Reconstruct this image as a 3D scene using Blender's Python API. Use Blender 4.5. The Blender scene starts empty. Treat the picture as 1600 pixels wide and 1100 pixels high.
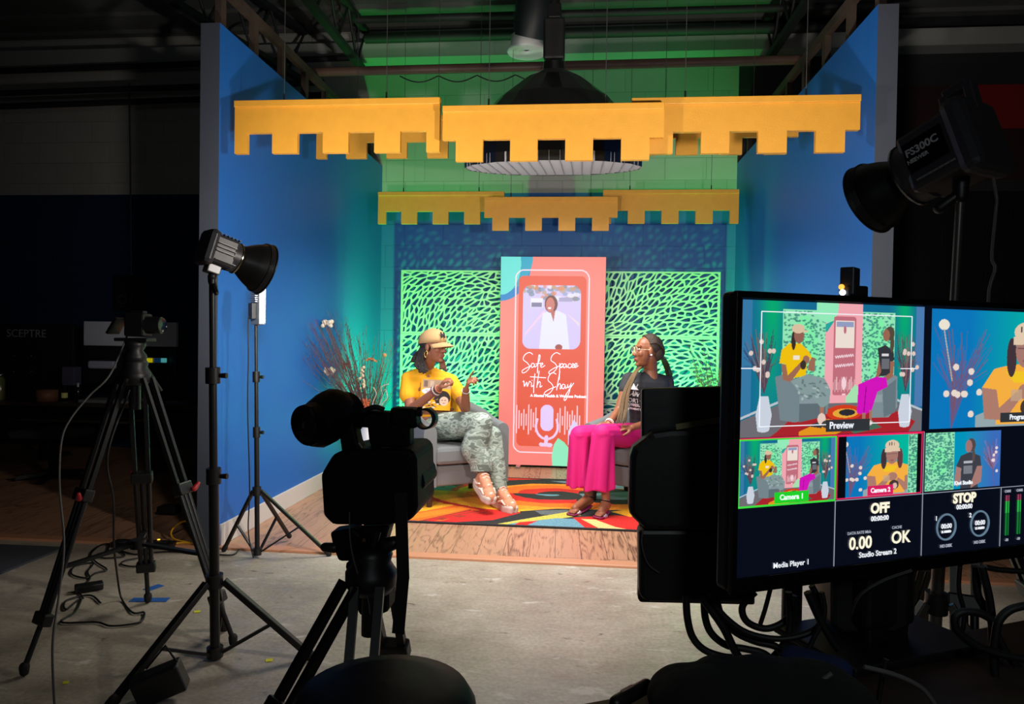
import bpy, math, random
import numpy as np
from mathutils import Vector, Matrix, Euler

SC = bpy.context.scene
COL = SC.collection
PI = math.pi

# ------------------------------------------------------------------ camera
CAM_H, YAW, PITCH, ROLL, FPX = 1.25, .0953, -.0171, .0157, 1110.0
_f = Vector((-math.sin(YAW) * math.cos(PITCH), math.cos(YAW) * math.cos(PITCH), math.sin(PITCH)))
_r0 = Vector((math.cos(YAW), math.sin(YAW), 0)); _u0 = _r0.cross(_f)
_r = math.cos(ROLL) * _r0 + math.sin(ROLL) * _u0
_u = -math.sin(ROLL) * _r0 + math.cos(ROLL) * _u0
cam_data = bpy.data.cameras.new('camera'); cam = bpy.data.objects.new('camera', cam_data); COL.objects.link(cam)
cam_data.sensor_fit = 'HORIZONTAL'; cam_data.sensor_width = 36; cam_data.lens = FPX / 1600 * 36
cam_data.clip_start = .02; cam_data.clip_end = 60
cam.matrix_world = Matrix(((_r.x, _u.x, -_f.x, 0), (_r.y, _u.y, -_f.y, 0), (_r.z, _u.z, -_f.z, CAM_H), (0, 0, 0, 1)))
SC.camera = cam
def at(px, py, Y=None, z=None, x=None):
    d = _f + _r * ((px - 800) / FPX) - _u * ((py - 550) / FPX)
    t = Y / d.y if Y is not None else ((z - CAM_H) / d.z if z is not None else x / d.x)
    return Vector((0, 0, CAM_H)) + t * d

# ------------------------------------------------------------------ world, exposure
W = bpy.data.worlds.new('dark_studio'); SC.world = W; W.use_nodes = True
W.node_tree.nodes['Background'].inputs[0].default_value = (.55, .7, 1, 1)
W.node_tree.nodes['Background'].inputs[1].default_value = .006
SC.view_settings.view_transform = 'Standard'; SC.view_settings.look = 'None'
SC.view_settings.exposure = 0; SC.view_settings.gamma = 1; SC.view_settings.use_curve_mapping = False
SC.cycles.use_denoising = True
SC.cycles.max_bounces = 6; SC.cycles.sample_clamp_indirect = 4

def lamp(name, kind, loc, power, color=(1, 1, 1), aim=None, **kw):
    d = bpy.data.lights.new(name, kind); d.energy = power; d.color = color
    for k, v in kw.items(): setattr(d, k, v)
    o = bpy.data.objects.new(name, d); COL.objects.link(o); o.location = loc
    if aim is not None: o.rotation_euler = Vector(aim).to_track_quat('-Z', 'Y').to_euler()
    return o

# the studio's lights: octagonal softbox over the set, two reflector lamps, small panel, two green floor washes
LA, LB = at(318, 384, Y=2.52), at(413, 421, Y=2.70); RA, RB_ = at(1540, 208, Y=1.74), at(1358, 312, Y=1.98)   # rear and mouth of the two reflector lamps
KEYL = LB + (LB - LA).normalized() * .03; KEYR = RB_ + (RB_ - RA).normalized() * .03; SOFT = (-.205, 4.86, 2.48)
lamp('softbox_light', 'AREA', (SOFT[0], SOFT[1], SOFT[2] - .08), 60, (1, .96, .91), (.0, .15, -1), shape='DISK', size=1.15, spread=2.6)
lamp('left_reflector_light', 'SPOT', KEYL, 105, (1, .93, .86), (.30, 1, .12), spot_size=2.7, spot_blend=.7, shadow_soft_size=.05)
lamp('right_reflector_light', 'SPOT', KEYR, 170, (1, .91, .82), (-.36, 1, .10), spot_size=2.7, spot_blend=.7, shadow_soft_size=.05)
lamp('panel_light', 'AREA', (-1.70, 3.87, 1.42), 9, (.85, .93, 1), (1, .7, -.1), shape='RECTANGLE', size=.10, size_y=.18, spread=2.8)
GREEN = (.02, 1, .13)
lamp('green_wash_light', 'SPOT', (-1.30, 6.12, .16), 430, GREEN, (-.42, .8, .8), spot_size=2.0, spot_blend=.85, shadow_soft_size=.04)
lamp('green_wash_light', 'SPOT', (.98, 6.12, .16), 430, GREEN, (.42, .8, .8), spot_size=2.0, spot_blend=.85, shadow_soft_size=.04)

lamp('unseen_fill_light', 'POINT', (.45, -1.1, 2.0), 22, (.90, .97, 1), shadow_soft_size=.15)  # unseen lamp added behind the camera as dim fill for walls and desk

# ------------------------------------------------------------------ helpers
def lin(c):
    return tuple(((v / 255) / 12.92 if v / 255 <= .04045 else ((v / 255 + .055) / 1.055) ** 2.4) for v in c)
MATS = {}
def mat(name, rgb, rough=.6, metal=0, bump=0, bscale=40, var=0, vscale=6, emit=0, spec=.5, trans=0, coat=0):
    if name in MATS: return MATS[name]
    m = bpy.data.materials.new(name); m.use_nodes = True; nt = m.node_tree; b = nt.nodes['Principled BSDF']
    c = lin(rgb); b.inputs['Base Color'].default_value = (*c, 1)
    b.inputs['Roughness'].default_value = rough; b.inputs['Metallic'].default_value = metal
    b.inputs['Specular IOR Level'].default_value = spec
    if trans: b.inputs['Transmission Weight'].default_value = trans
    if coat: b.inputs['Coat Weight'].default_value = coat
    if emit:
        b.inputs['Emission Color'].default_value = (*c, 1); b.inputs['Emission Strength'].default_value = emit
    tc = nt.nodes.new('ShaderNodeTexCoord')
    if var:
        n = nt.nodes.new('ShaderNodeTexNoise'); n.inputs['Scale'].default_value = vscale; n.inputs['Detail'].default_value = 4
        nt.links.new(tc.outputs['Object'], n.inputs['Vector'])
        r = nt.nodes.new('ShaderNodeValToRGB')
        r.color_ramp.elements[0].position = .3; r.color_ramp.elements[1].position = .7
        r.color_ramp.elements[0].color = (*[v * (1 - var) for v in c], 1); r.color_ramp.elements[1].color = (*[min(1, v * (1 + var)) for v in c], 1)
        nt.links.new(n.outputs['Fac'], r.inputs[0]); nt.links.new(r.outputs[0], b.inputs['Base Color'])
        if emit: nt.links.new(r.outputs[0], b.inputs['Emission Color'])
    if bump:
        n = nt.nodes.new('ShaderNodeTexNoise'); n.inputs['Scale'].default_value = bscale; n.inputs['Detail'].default_value = 3
        nt.links.new(tc.outputs['Object'], n.inputs['Vector'])
        bp = nt.nodes.new('ShaderNodeBump'); bp.inputs['Strength'].default_value = bump; bp.inputs['Distance'].default_value = .01
        nt.links.new(n.outputs['Fac'], bp.inputs['Height']); nt.links.new(bp.outputs[0], b.inputs['Normal'])
    MATS[name] = m
    return m
def attr_mat(name, rough=.8, emit=0, noise=0, nscale=120, bump=0):
    if name in MATS: return MATS[name]
    m = bpy.data.materials.new(name); m.use_nodes = True; nt = m.node_tree; b = nt.nodes['Principled BSDF']
    a = nt.nodes.new('ShaderNodeAttribute'); a.attribute_name = 'pattern'
    src = a.outputs['Color']
    tc = nt.nodes.new('ShaderNodeTexCoord')
    if noise:
        n = nt.nodes.new('ShaderNodeTexNoise'); n.inputs['Scale'].default_value = nscale
        nt.links.new(tc.outputs['Object'], n.inputs['Vector'])
        mr = nt.nodes.new('ShaderNodeMapRange'); mr.inputs[1].default_value = .3; mr.inputs[2].default_value = .7
        mr.inputs[3].default_value = 1 - noise; mr.inputs[4].default_value = 1 + noise
        nt.links.new(n.outputs['Fac'], mr.inputs[0])
        mx = nt.nodes.new('ShaderNodeVectorMath'); mx.operation = 'SCALE'
        nt.links.new(src, mx.inputs[0]); nt.links.new(mr.outputs[0], mx.inputs['Scale']); src = mx.outputs[0]
        if bump:
            bp = nt.nodes.new('ShaderNodeBump'); bp.inputs['Strength'].default_value = bump; bp.inputs['Distance'].default_value = .01
            nt.links.new(n.outputs['Fac'], bp.inputs['Height']); nt.links.new(bp.outputs[0], b.inputs['Normal'])
    b.inputs['Roughness'].default_value = rough
    if emit:
        b.inputs['Base Color'].default_value = (.01, .01, .01, 1)
        nt.links.new(src, b.inputs['Emission Color']); b.inputs['Emission Strength'].default_value = emit
    else:
        nt.links.new(src, b.inputs['Base Color'])
    MATS[name] = m
    return m

def rootloc(o):
    v = Vector((0, 0, 0))
    while o is not None: v += o.location; o = o.parent
    return v
class MB:
    def __init__(s): s.v = []; s.f = []; s.sm = []
    def add(s, vs, fs, smooth=False, M=None):
        k = len(s.v)
        s.v += [tuple(M @ Vector(p)) if M is not None else tuple(p) for p in vs]
        s.f += [tuple(i + k for i in f) for f in fs]; s.sm += [smooth] * len(fs)
        return s
    def box(s, c, size, R=None):
        x, y, z = [v / 2 for v in size]
        vs = [(a * x, b * y, d * z) for a in (-1, 1) for b in (-1, 1) for d in (-1, 1)]
        M = Matrix.Translation(c) @ (R.to_4x4() if R is not None else Matrix.Identity(4))
        return s.add(vs, [(0, 1, 3, 2), (4, 6, 7, 5), (0, 4, 5, 1), (2, 3, 7, 6), (0, 2, 6, 4), (1, 5, 7, 3)], False, M)
    def bar(s, p, q, w, h, up=(0, 0, 1)):       # rectangular bar between two points
        p, q = Vector(p), Vector(q); d = q - p; L = d.length; d.normalize()
        u = Vector(up); sd = d.cross(u)
        if sd.length < 1e-4: sd = d.cross(Vector((0, 1, 0)))
        sd.normalize(); u = sd.cross(d)
        R = Matrix((sd, d, u)).transposed()
        return s.box((p + q) / 2, (w, L, h), R)
    def tube(s, pts, r, n=10, caps=True, flat=1.0):
        pts = [Vector(p) for p in pts]; m = len(pts)
        rr = r if isinstance(r, (list, tuple)) else [r] * m
        ref = Vector((0, 0, 1)); vs = []; fs = []
        t0 = (pts[1] - pts[0]).normalized()
        if abs(t0.dot(ref)) > .95: ref = Vector((1, 0, 0))
        a = t0.cross(ref).normalized()
        for i in range(m):
            t = (pts[min(i + 1, m - 1)] - pts[max(i - 1, 0)])
            t = t.normalized() if t.length > 1e-9 else t0
            a = (a - t * a.dot(t)); a = a.normalized() if a.length > 1e-6 else t.cross(Vector((0, 1, .1))).normalized()
            b = t.cross(a)
            for j in range(n):
                g = 2 * PI * j / n
                vs.append(pts[i] + (a * math.cos(g) + b * math.sin(g) * flat) * rr[i])
        for i in range(m - 1):
            for j in range(n):
                k = (j + 1) % n
                fs.append((i * n + j, i * n + k, (i + 1) * n + k, (i + 1) * n + j))
        s.add(vs, fs, True)
        if caps: s.add(vs[:n], [tuple(range(n))[::-1]]); s.add(vs[-n:], [tuple(range(n))])
        return s
    def cyl(s, p, q, r, r2=None, n=20): return s.tube([p, q], [r, r if r2 is None else r2], n)
    def lathe(s, prof, M=None, n=32):          # profile of (radius, height)
        vs = []; fs = []
        for (r, z) in prof:
            for j in range(n): g = 2 * PI * j / n; vs.append((r * math.cos(g), r * math.sin(g), z))
        for i in range(len(prof) - 1):
            for j in range(n):
                k = (j + 1) % n; fs.append((i * n + j, i * n + k, (i + 1) * n + k, (i + 1) * n + j))
        return s.add(vs, fs, True, M)
    def ell(s, c, r, R=None, n=14, m=10):
        r = r if isinstance(r, (tuple, list, Vector)) else (r, r, r)
        vs = [(0, 0, -r[2])]; fs = []
        for i in range(1, m):
            a = -PI / 2 + PI * i / m
            for j in range(n): g = 2 * PI * j / n; vs.append((r[0] * math.cos(a) * math.cos(g), r[1] * math.cos(a) * math.sin(g), r[2] * math.sin(a)))
        vs.append((0, 0, r[2]))
        for j in range(n): fs.append((0, 1 + (j + 1) % n, 1 + j))
        for i in range(m - 2):
            for j in range(n):
                k = (j + 1) % n; fs.append((1 + i * n + j, 1 + i * n + k, 1 + (i + 1) * n + k, 1 + (i + 1) * n + j))
        b = 1 + (m - 2) * n
        for j in range(n): fs.append((b + j, b + (j + 1) % n, len(vs) - 1))
        M = Matrix.Translation(c) @ (R.to_4x4() if R is not None else Matrix.Identity(4))
        return s.add(vs, fs, True, M)
    def cap(s, p, q, r0, r1=None, n=14, e0=None):   # capsule: tapered limb with round ends
        r1 = r0 if r1 is None else r1
        p, q = Vector(p), Vector(q); d = (q - p)
        if d.length < 1e-6: return s.ell(p, r0)
        t = d.normalized(); pts = []; rr = []
        for k in range(5): a = -PI / 2 + PI / 2 * k / 4.0; pts.append(p + t * r0 * math.sin(a)); rr.append(max(1e-4, r0 * math.cos(a)))
        for k in range(5): a = PI / 2 * k / 4.0; pts.append(q + t * r1 * math.sin(a)); rr.append(max(1e-4, r1 * math.cos(a)))
        return s.tube(pts, rr, n)
    def chain(s, pts, rad, n=14):
        for i in range(len(pts) - 1): s.cap(pts[i], pts[i + 1], rad[i], rad[i + 1], n)
        return s
    def prism(s, poly, M, t):                     # 2-D outline extruded by t along local z
        n = len(poly)
        vs = [(x, y, 0) for x, y in poly] + [(x, y, t) for x, y in poly]
        fs = [tuple(range(n))[::-1], tuple(range(n, 2 * n))] + [(i, (i + 1) % n, (i + 1) % n + n, i + n) for i in range(n)]
        return s.add(vs, fs, False, M)
    def mesh(s, name, off):
        me = bpy.data.meshes.new(name)
        me.from_pydata([(a - off.x, b - off.y, c - off.z) for a, b, c in s.v], [], s.f)
        me.polygons.foreach_set('use_smooth', s.sm); me.update()
        return me
    def build(s, name, m, parent=None, bev=0, local=False, recalc=True, solid=0):
        off = Vector((0, 0, 0)) if (local or parent is None) else rootloc(parent)
        me = s.mesh(name, off)
        if recalc:
            import bmesh
            b = bmesh.new(); b.from_mesh(me); bmesh.ops.recalc_face_normals(b, faces=b.faces[:]); b.to_mesh(me); b.free()
        o = bpy.data.objects.new(name, me); COL.objects.link(o)
        if m is not None: me.materials.append(m)
        if parent is not None: o.parent = parent
        if bev:
            md = o.modifiers.new('bevel', 'BEVEL'); md.width = bev; md.segments = 2; md.limit_method = 'ANGLE'; md.angle_limit = .6
        if solid:
            md = o.modifiers.new('solid', 'SOLIDIFY'); md.thickness = solid; md.offset = 0
        return o
    def blob(s, name, m, parent, voxel=.006, smooth=4, fac=.6, local=False):   # fuse all shapes into one continuous skin
        me = s.mesh(name, Vector((0, 0, 0)))
        t = bpy.data.objects.new('tmp', me); COL.objects.link(t)
        r = t.modifiers.new('r', 'REMESH'); r.mode = 'VOXEL'; r.voxel_size = voxel; r.use_smooth_shade = True
        if smooth: q = t.modifiers.new('s', 'SMOOTH'); q.iterations = smooth; q.factor = fac
        dg = bpy.context.evaluated_depsgraph_get(); dg.update()
        me2 = bpy.data.meshes.new_from_object(t.evaluated_get(dg)); bpy.data.objects.remove(t); bpy.data.meshes.remove(me)
        me2.name = name
        off = Vector((0, 0, 0)) if (local or parent is None) else rootloc(parent)
        me2.transform(Matrix.Translation(-off)); me2.materials.clear(); me2.materials.append(m)
        me2.polygons.foreach_set('use_smooth', [True] * len(me2.polygons))
        o = bpy.data.objects.new(name, me2); COL.objects.link(o); o.parent = parent
        return o
def tag(o, label=None, cat=None, group=None, kind=None):
    if label: o['label'] = label
    if cat: o['category'] = cat
    if group: o['group'] = group
    if kind: o['kind'] = kind
    return o
def thing(name, label, cat, loc=(0, 0, 0), rz=0, group=None):
    o = bpy.data.objects.new(name, None); COL.objects.link(o); o.location = loc; o.rotation_euler = (0, 0, rz)
    o.empty_display_size = .1
    return tag(o, label, cat, group)
def struct(o): return tag(o, kind='structure')
def copy_tree(o, parent=None):
    c = o.copy(); COL.objects.link(c); c.parent = parent
    for ch in list(o.children): copy_tree(ch, c)
    return c
def smooth_path(pts, k=8, closed=False):
    pts = [Vector(p) for p in pts]; n = len(pts); out = []
    rng = range(n if closed else n - 1)
    for i in rng:
        g = (lambda j: pts[j % n]) if closed else (lambda j: pts[max(0, min(n - 1, j))])
        a, b, c, d = g(i - 1), g(i), g(i + 1), g(i + 2)
        for t in range(k):
            t /= k
            out.append(.5 * (2 * b + (c - a) * t + (2 * a - 5 * b + 4 * c - d) * t * t + (3 * b - 3 * c + d - a) * t ** 3))
    if not closed: out.append(pts[-1])
    return out
def text_mesh(body, size, M, m, name, parent, depth=.0005, align='LEFT', bold=0, shear=0, local=False, spacing=1):
    cu = bpy.data.curves.new(name, 'FONT'); cu.body = body; cu.size = size; cu.extrude = depth; cu.align_x = align; cu.align_y = 'CENTER'
    cu.offset = bold; cu.shear = shear; cu.resolution_u = 3; cu.space_character = spacing
    t = bpy.data.objects.new('tmp', cu); COL.objects.link(t)
    dg = bpy.context.evaluated_depsgraph_get(); dg.update()
    me = bpy.data.meshes.new_from_object(t.evaluated_get(dg)); bpy.data.objects.remove(t); bpy.data.curves.remove(cu)
    me.transform(M)
    if not local and parent is not None: me.transform(Matrix.Translation(-rootloc(parent)))
    me.materials.clear(); me.materials.append(m)
    o = bpy.data.objects.new(name, me); COL.objects.link(o); o.parent = parent
    return o
def frame(o, x, y):      # matrix with local x, y axes and origin
    x = Vector(x).normalized(); z = x.cross(Vector(y)).normalized(); y = z.cross(x)
    M = Matrix((x, y, z)).transposed().to_4x4(); M.translation = Vector(o)
    return M
class Canvas:            # a small painter for printed and displayed patterns
    def __init__(s, w, h, base):
        s.w, s.h = w, h; s.a = np.ones((h, w, 3)) * np.array(lin(base))
        s.y, s.x = np.mgrid[0:1:h * 1j, 0:1:w * 1j]
    def fill(s, m, c, al=1):
        c = np.array(lin(c)); s.a[m] = s.a[m] * (1 - al) + c * al; return s
    def ellipse(s, cx, cy, rx, ry, c, al=1, rot=0):
        dx, dy = s.x - cx, s.y - cy; ca, sa = math.cos(rot), math.sin(rot)
        X = dx * ca + dy * sa; Y = -dx * sa + dy * ca
        return s.fill((X / rx) ** 2 + (Y / ry) ** 2 < 1, c, al)
    def rect(s, x0, y0, x1, y1, c, al=1): return s.fill((s.x >= x0) & (s.x <= x1) & (s.y >= y0) & (s.y <= y1), c, al)
    def rrect(s, x0, y0, x1, y1, r, c, asp=1, ring=0):
        def msk(g):
            dx = np.maximum(np.maximum(x0 + g + r - s.x, s.x - x1 + g + r), 0) if False else np.maximum(np.maximum((x0 + g) + (r - g) - s.x, s.x - (x1 - g) + (r - g)), 0)
            rr = (r - g); gy = g / asp; ry = rr / asp
            dx = np.maximum(np.maximum((x0 + g) + rr - s.x, s.x - ((x1 - g) - rr)), 0)
            dy = np.maximum(np.maximum((y0 + gy) + ry - s.y, s.y - ((y1 - gy) - ry)), 0)
            return dx ** 2 + (dy * asp) ** 2 < rr ** 2
        m = msk(0)
        if ring: m = m & ~msk(ring)
        return s.fill(m, c)
    def poly(s, pts, c, al=1):
        m = np.zeros(s.x.shape, bool); n = len(pts)
        for i in range(n):
            x0, y0 = pts[i]; x1, y1 = pts[(i + 1) % n]
            if y0 == y1: continue
            k = ((s.y > min(y0, y1)) & (s.y <= max(y0, y1)) & (s.x < (x1 - x0) * (s.y - y0) / (y1 - y0) + x0)); m ^= k
        return s.fill(m, c, al)
    def line(s, pts, wd, c, asp=1, al=1):
        for (x0, y0), (x1, y1) in zip(pts[:-1], pts[1:]):
            dx, dy = x1 - x0, (y1 - y0) * asp; L = dx * dx + dy * dy + 1e-12
            t = np.clip(((s.x - x0) * dx + (s.y - y0) * asp * dy) / L, 0, 1)
            s.fill((s.x - x0 - t * dx) ** 2 + ((s.y - y0) * asp - t * dy) ** 2 < wd * wd, c, al)
        return s
    def grid(s, name, m, M, w, h, parent, local=False):      # local x right, y up from the lower left corner
        vs = np.stack([s.x * w, (1 - s.y) * h, np.zeros_like(s.x)], -1).reshape(-1, 3)
        i = np.arange(s.w * s.h).reshape(s.h, s.w)
        fs = np.stack([i[1:, :-1], i[1:, 1:], i[:-1, 1:], i[:-1, :-1]], -1).reshape(-1, 4)
        me = bpy.data.meshes.new(name); me.from_pydata(vs.tolist(), [], fs.tolist()); me.transform(M)
        if not local and parent is not None: me.transform(Matrix.Translation(-rootloc(parent)))
        a = me.attributes.new('pattern', 'FLOAT_COLOR', 'POINT')
        a.data.foreach_set('color', np.concatenate([s.a, np.ones((s.h, s.w, 1))], -1).reshape(-1).astype(np.float32))
        me.materials.append(m)
        o = bpy.data.objects.new(name, me); COL.objects.link(o); o.parent = parent
        return o

BLACK = mat('black_plastic', (20, 20, 21), .45, bump=.05)
BLACKM = mat('black_metal', (22, 22, 23), .42, .15)
RUBBER = mat('rubber', (14, 14, 14), .8)
CHROME = mat('chrome', (190, 190, 195), .2, 1)
STEEL = mat('dark_steel', (70, 66, 62), .5, .5)
CABLE = mat('cable_black', (16, 16, 17), .55)
# ------------------------------------------------------------------ room shell
XL, XR, YF, YB, HW = -2.09, 1.53, 3.93, 7.30, 3.045
def wood_mat(name, c1, c2, rough=.35):
    m = bpy.data.materials.new(name); m.use_nodes = True; nt = m.node_tree; b = nt.nodes['Principled BSDF']
    tc = nt.nodes.new('ShaderNodeTexCoord'); mp = nt.nodes.new('ShaderNodeMapping'); mp.inputs['Rotation'].default_value[2] = PI / 2 - .03
    nt.links.new(tc.outputs['Object'], mp.inputs[0])
    br = nt.nodes.new('ShaderNodeTexBrick'); br.inputs['Scale'].default_value = 1; br.inputs['Brick Width'].default_value = 1.2
    br.inputs['Row Height'].default_value = .15; br.inputs['Mortar Size'].default_value = .0015; br.offset = .37
    br.inputs['Color1'].default_value = (.32, .32, .32, 1); br.inputs['Color2'].default_value = (.68, .68, .68, 1); br.inputs['Mortar'].default_value = (.0, .0, .0, 1)
    nt.links.new(mp.outputs[0], br.inputs['Vector'])
    # cathedral grain: distorted bands along the plank
    m2 = nt.nodes.new('ShaderNodeMapping'); m2.inputs['Scale'].default_value = (1.1, 9, 1)
    ad = nt.nodes.new('ShaderNodeVectorMath'); ad.operation = 'ADD'
    nt.links.new(mp.outputs[0], ad.inputs[0]); nt.links.new(br.outputs['Color'], ad.inputs[1])
    nt.links.new(ad.outputs[0], m2.inputs[0])
    wv = nt.nodes.new('ShaderNodeTexNoise'); wv.inputs['Scale'].default_value = 1.3; wv.inputs['Detail'].default_value = 1.5; wv.inputs['Distortion'].default_value = .6
    nt.links.new(m2.outputs[0], wv.inputs['Vector'])
    ml = nt.nodes.new('ShaderNodeMath'); ml.operation = 'MULTIPLY'; ml.inputs[1].default_value = 14
    fr = nt.nodes.new('ShaderNodeMath'); fr.operation = 'PINGPONG'; fr.inputs[1].default_value = 1
    nt.links.new(wv.outputs['Fac'], ml.inputs[0]); nt.links.new(ml.outputs[0], fr.inputs[0])
    fn = nt.nodes.new('ShaderNodeTexNoise'); fn.inputs['Scale'].default_value = 9; fn.inputs['Detail'].default_value = 5
    m3 = nt.nodes.new('ShaderNodeMapping'); m3.inputs['Scale'].default_value = (1, 14, 1)
    nt.links.new(ad.outputs[0], m3.inputs[0]); nt.links.new(m3.outputs[0], fn.inputs['Vector'])
    s1 = nt.nodes.new('ShaderNodeMath'); s1.operation = 'MULTIPLY_ADD'; s1.inputs[1].default_value = .45
    nt.links.new(fr.outputs[0], s1.inputs[0]); nt.links.new(fn.outputs['Fac'], s1.inputs[2])
    s2 = nt.nodes.new('ShaderNodeMath'); s2.operation = 'MULTIPLY_ADD'; s2.inputs[1].default_value = .55
    nt.links.new(br.outputs['Color'], s2.inputs[0]); nt.links.new(s1.outputs[0], s2.inputs[2])
    rp = nt.nodes.new('ShaderNodeValToRGB'); rp.color_ramp.elements[0].position = .55; rp.color_ramp.elements[1].position = 1.25
    rp.color_ramp.elements[0].color = (*lin(c1), 1); rp.color_ramp.elements[1].color = (*lin(c2), 1)
    rp.color_ramp.elements[1].position = 1.0
    nt.links.new(s2.outputs[0], rp.inputs[0])
    mx = nt.nodes.new('ShaderNodeMix'); mx.data_type = 'RGBA'; mx.inputs[7].default_value = (.03, .015, .01, 1)
    nt.links.new(br.outputs['Fac'], mx.inputs[0]); nt.links.new(rp.outputs[0], mx.inputs[6])
    nt.links.new(mx.outputs[2], b.inputs['Base Color'])
    b.inputs['Roughness'].default_value = rough
    return m
def concrete_mat():
    m = bpy.data.materials.new('worn_concrete'); m.use_nodes = True; nt = m.node_tree; b = nt.nodes['Principled BSDF']
    tc = nt.nodes.new('ShaderNodeTexCoord')
    def noise(sc, det, rgh=.5, v=None, dist=0):
        n = nt.nodes.new('ShaderNodeTexNoise'); n.inputs['Scale'].default_value = sc; n.inputs['Detail'].default_value = det; n.inputs['Roughness'].default_value = rgh
        n.inputs['Distortion'].default_value = dist
        nt.links.new(v if v is not None else tc.outputs['Object'], n.inputs['Vector']); return n
    def ramp(src, stops):
        r = nt.nodes.new('ShaderNodeValToRGB'); e = r.color_ramp.elements
        e[0].position, e[0].color = stops[0][0], (*stops[0][1], 1); e[1].position, e[1].color = stops[-1][0], (*stops[-1][1], 1)
        for p, c in stops[1:-1]: k = e.new(p); k.color = (*c, 1)
        nt.links.new(src, r.inputs[0]); return r
    def mix(fac, a, c, mode='MIX'):
        x = nt.nodes.new('ShaderNodeMix'); x.data_type = 'RGBA'; x.blend_type = mode
        if isinstance(fac, float): x.inputs[0].default_value = fac
        else: nt.links.new(fac, x.inputs[0])
        nt.links.new(a, x.inputs[6])
        if isinstance(c, tuple): x.inputs[7].default_value = (*c, 1)
        else: nt.links.new(c, x.inputs[7])
        return x.outputs[2]
    big = ramp(noise(1.6, 5, .6).outputs['Fac'], [(.3, lin((146, 136, 120))), (.5, lin((172, 161, 144))), (.72, lin((194, 184, 168)))])
    mp = nt.nodes.new('ShaderNodeMapping'); mp.inputs['Scale'].default_value = (1, 4, 1); nt.links.new(tc.outputs['Object'], mp.inputs[0])
    st = ramp(noise(7, 6, .65, mp.outputs[0]).outputs['Fac'], [(.3, (.86, .86, .86)), (.7, (1.06, 1.06, 1.06))])
    c = mix(1.0, big.outputs[0], st.outputs[0], 'MULTIPLY')
    fine = ramp(noise(60, 3).outputs['Fac'], [(.35, (.85, .85, .85)), (.65, (1.1, 1.1, 1.1))])
    c = mix(1.0, c, fine.outputs[0], 'MULTIPLY')
    mp2 = nt.nodes.new('ShaderNodeMapping'); mp2.inputs['Scale'].default_value = (1, 2.6, 1); nt.links.new(tc.outputs['Object'], mp2.inputs[0])
    dk = ramp(noise(5.5, 8, .75, mp2.outputs[0], .4).outputs['Fac'], [(.615, (0, 0, 0)), (.665, (1, 1, 1))])
    c = mix(dk.outputs[0], c, lin((86, 76, 66)))
    mp3 = nt.nodes.new('ShaderNodeMapping'); mp3.inputs['Scale'].default_value = (1, 2.2, 1); mp3.inputs['Location'].default_value = (3, 7, 0); nt.links.new(tc.outputs['Object'], mp3.inputs[0])
    wt = ramp(noise(4.2, 6, .7, mp3.outputs[0], .3).outputs['Fac'], [(.60, (0, 0, 0)), (.66, (.7, .7, .7))])
    c = mix(wt.outputs[0], c, lin((205, 198, 188)))
    nt.links.new(c, b.inputs['Base Color']); b.inputs['Roughness'].default_value = .42
    rr = ramp(noise(9, 4).outputs['Fac'], [(.3, (.3, .3, .3)), (.7, (.58, .58, .58))]); nt.links.new(rr.outputs[0], b.inputs['Roughness'])
    bp = nt.nodes.new('ShaderNodeBump'); bp.inputs['Strength'].default_value = .25; bp.inputs['Distance'].default_value = .006
    nt.links.new(st.outputs[0], bp.inputs['Height']); nt.links.new(bp.outputs[0], b.inputs['Normal'])
    return m
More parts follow.
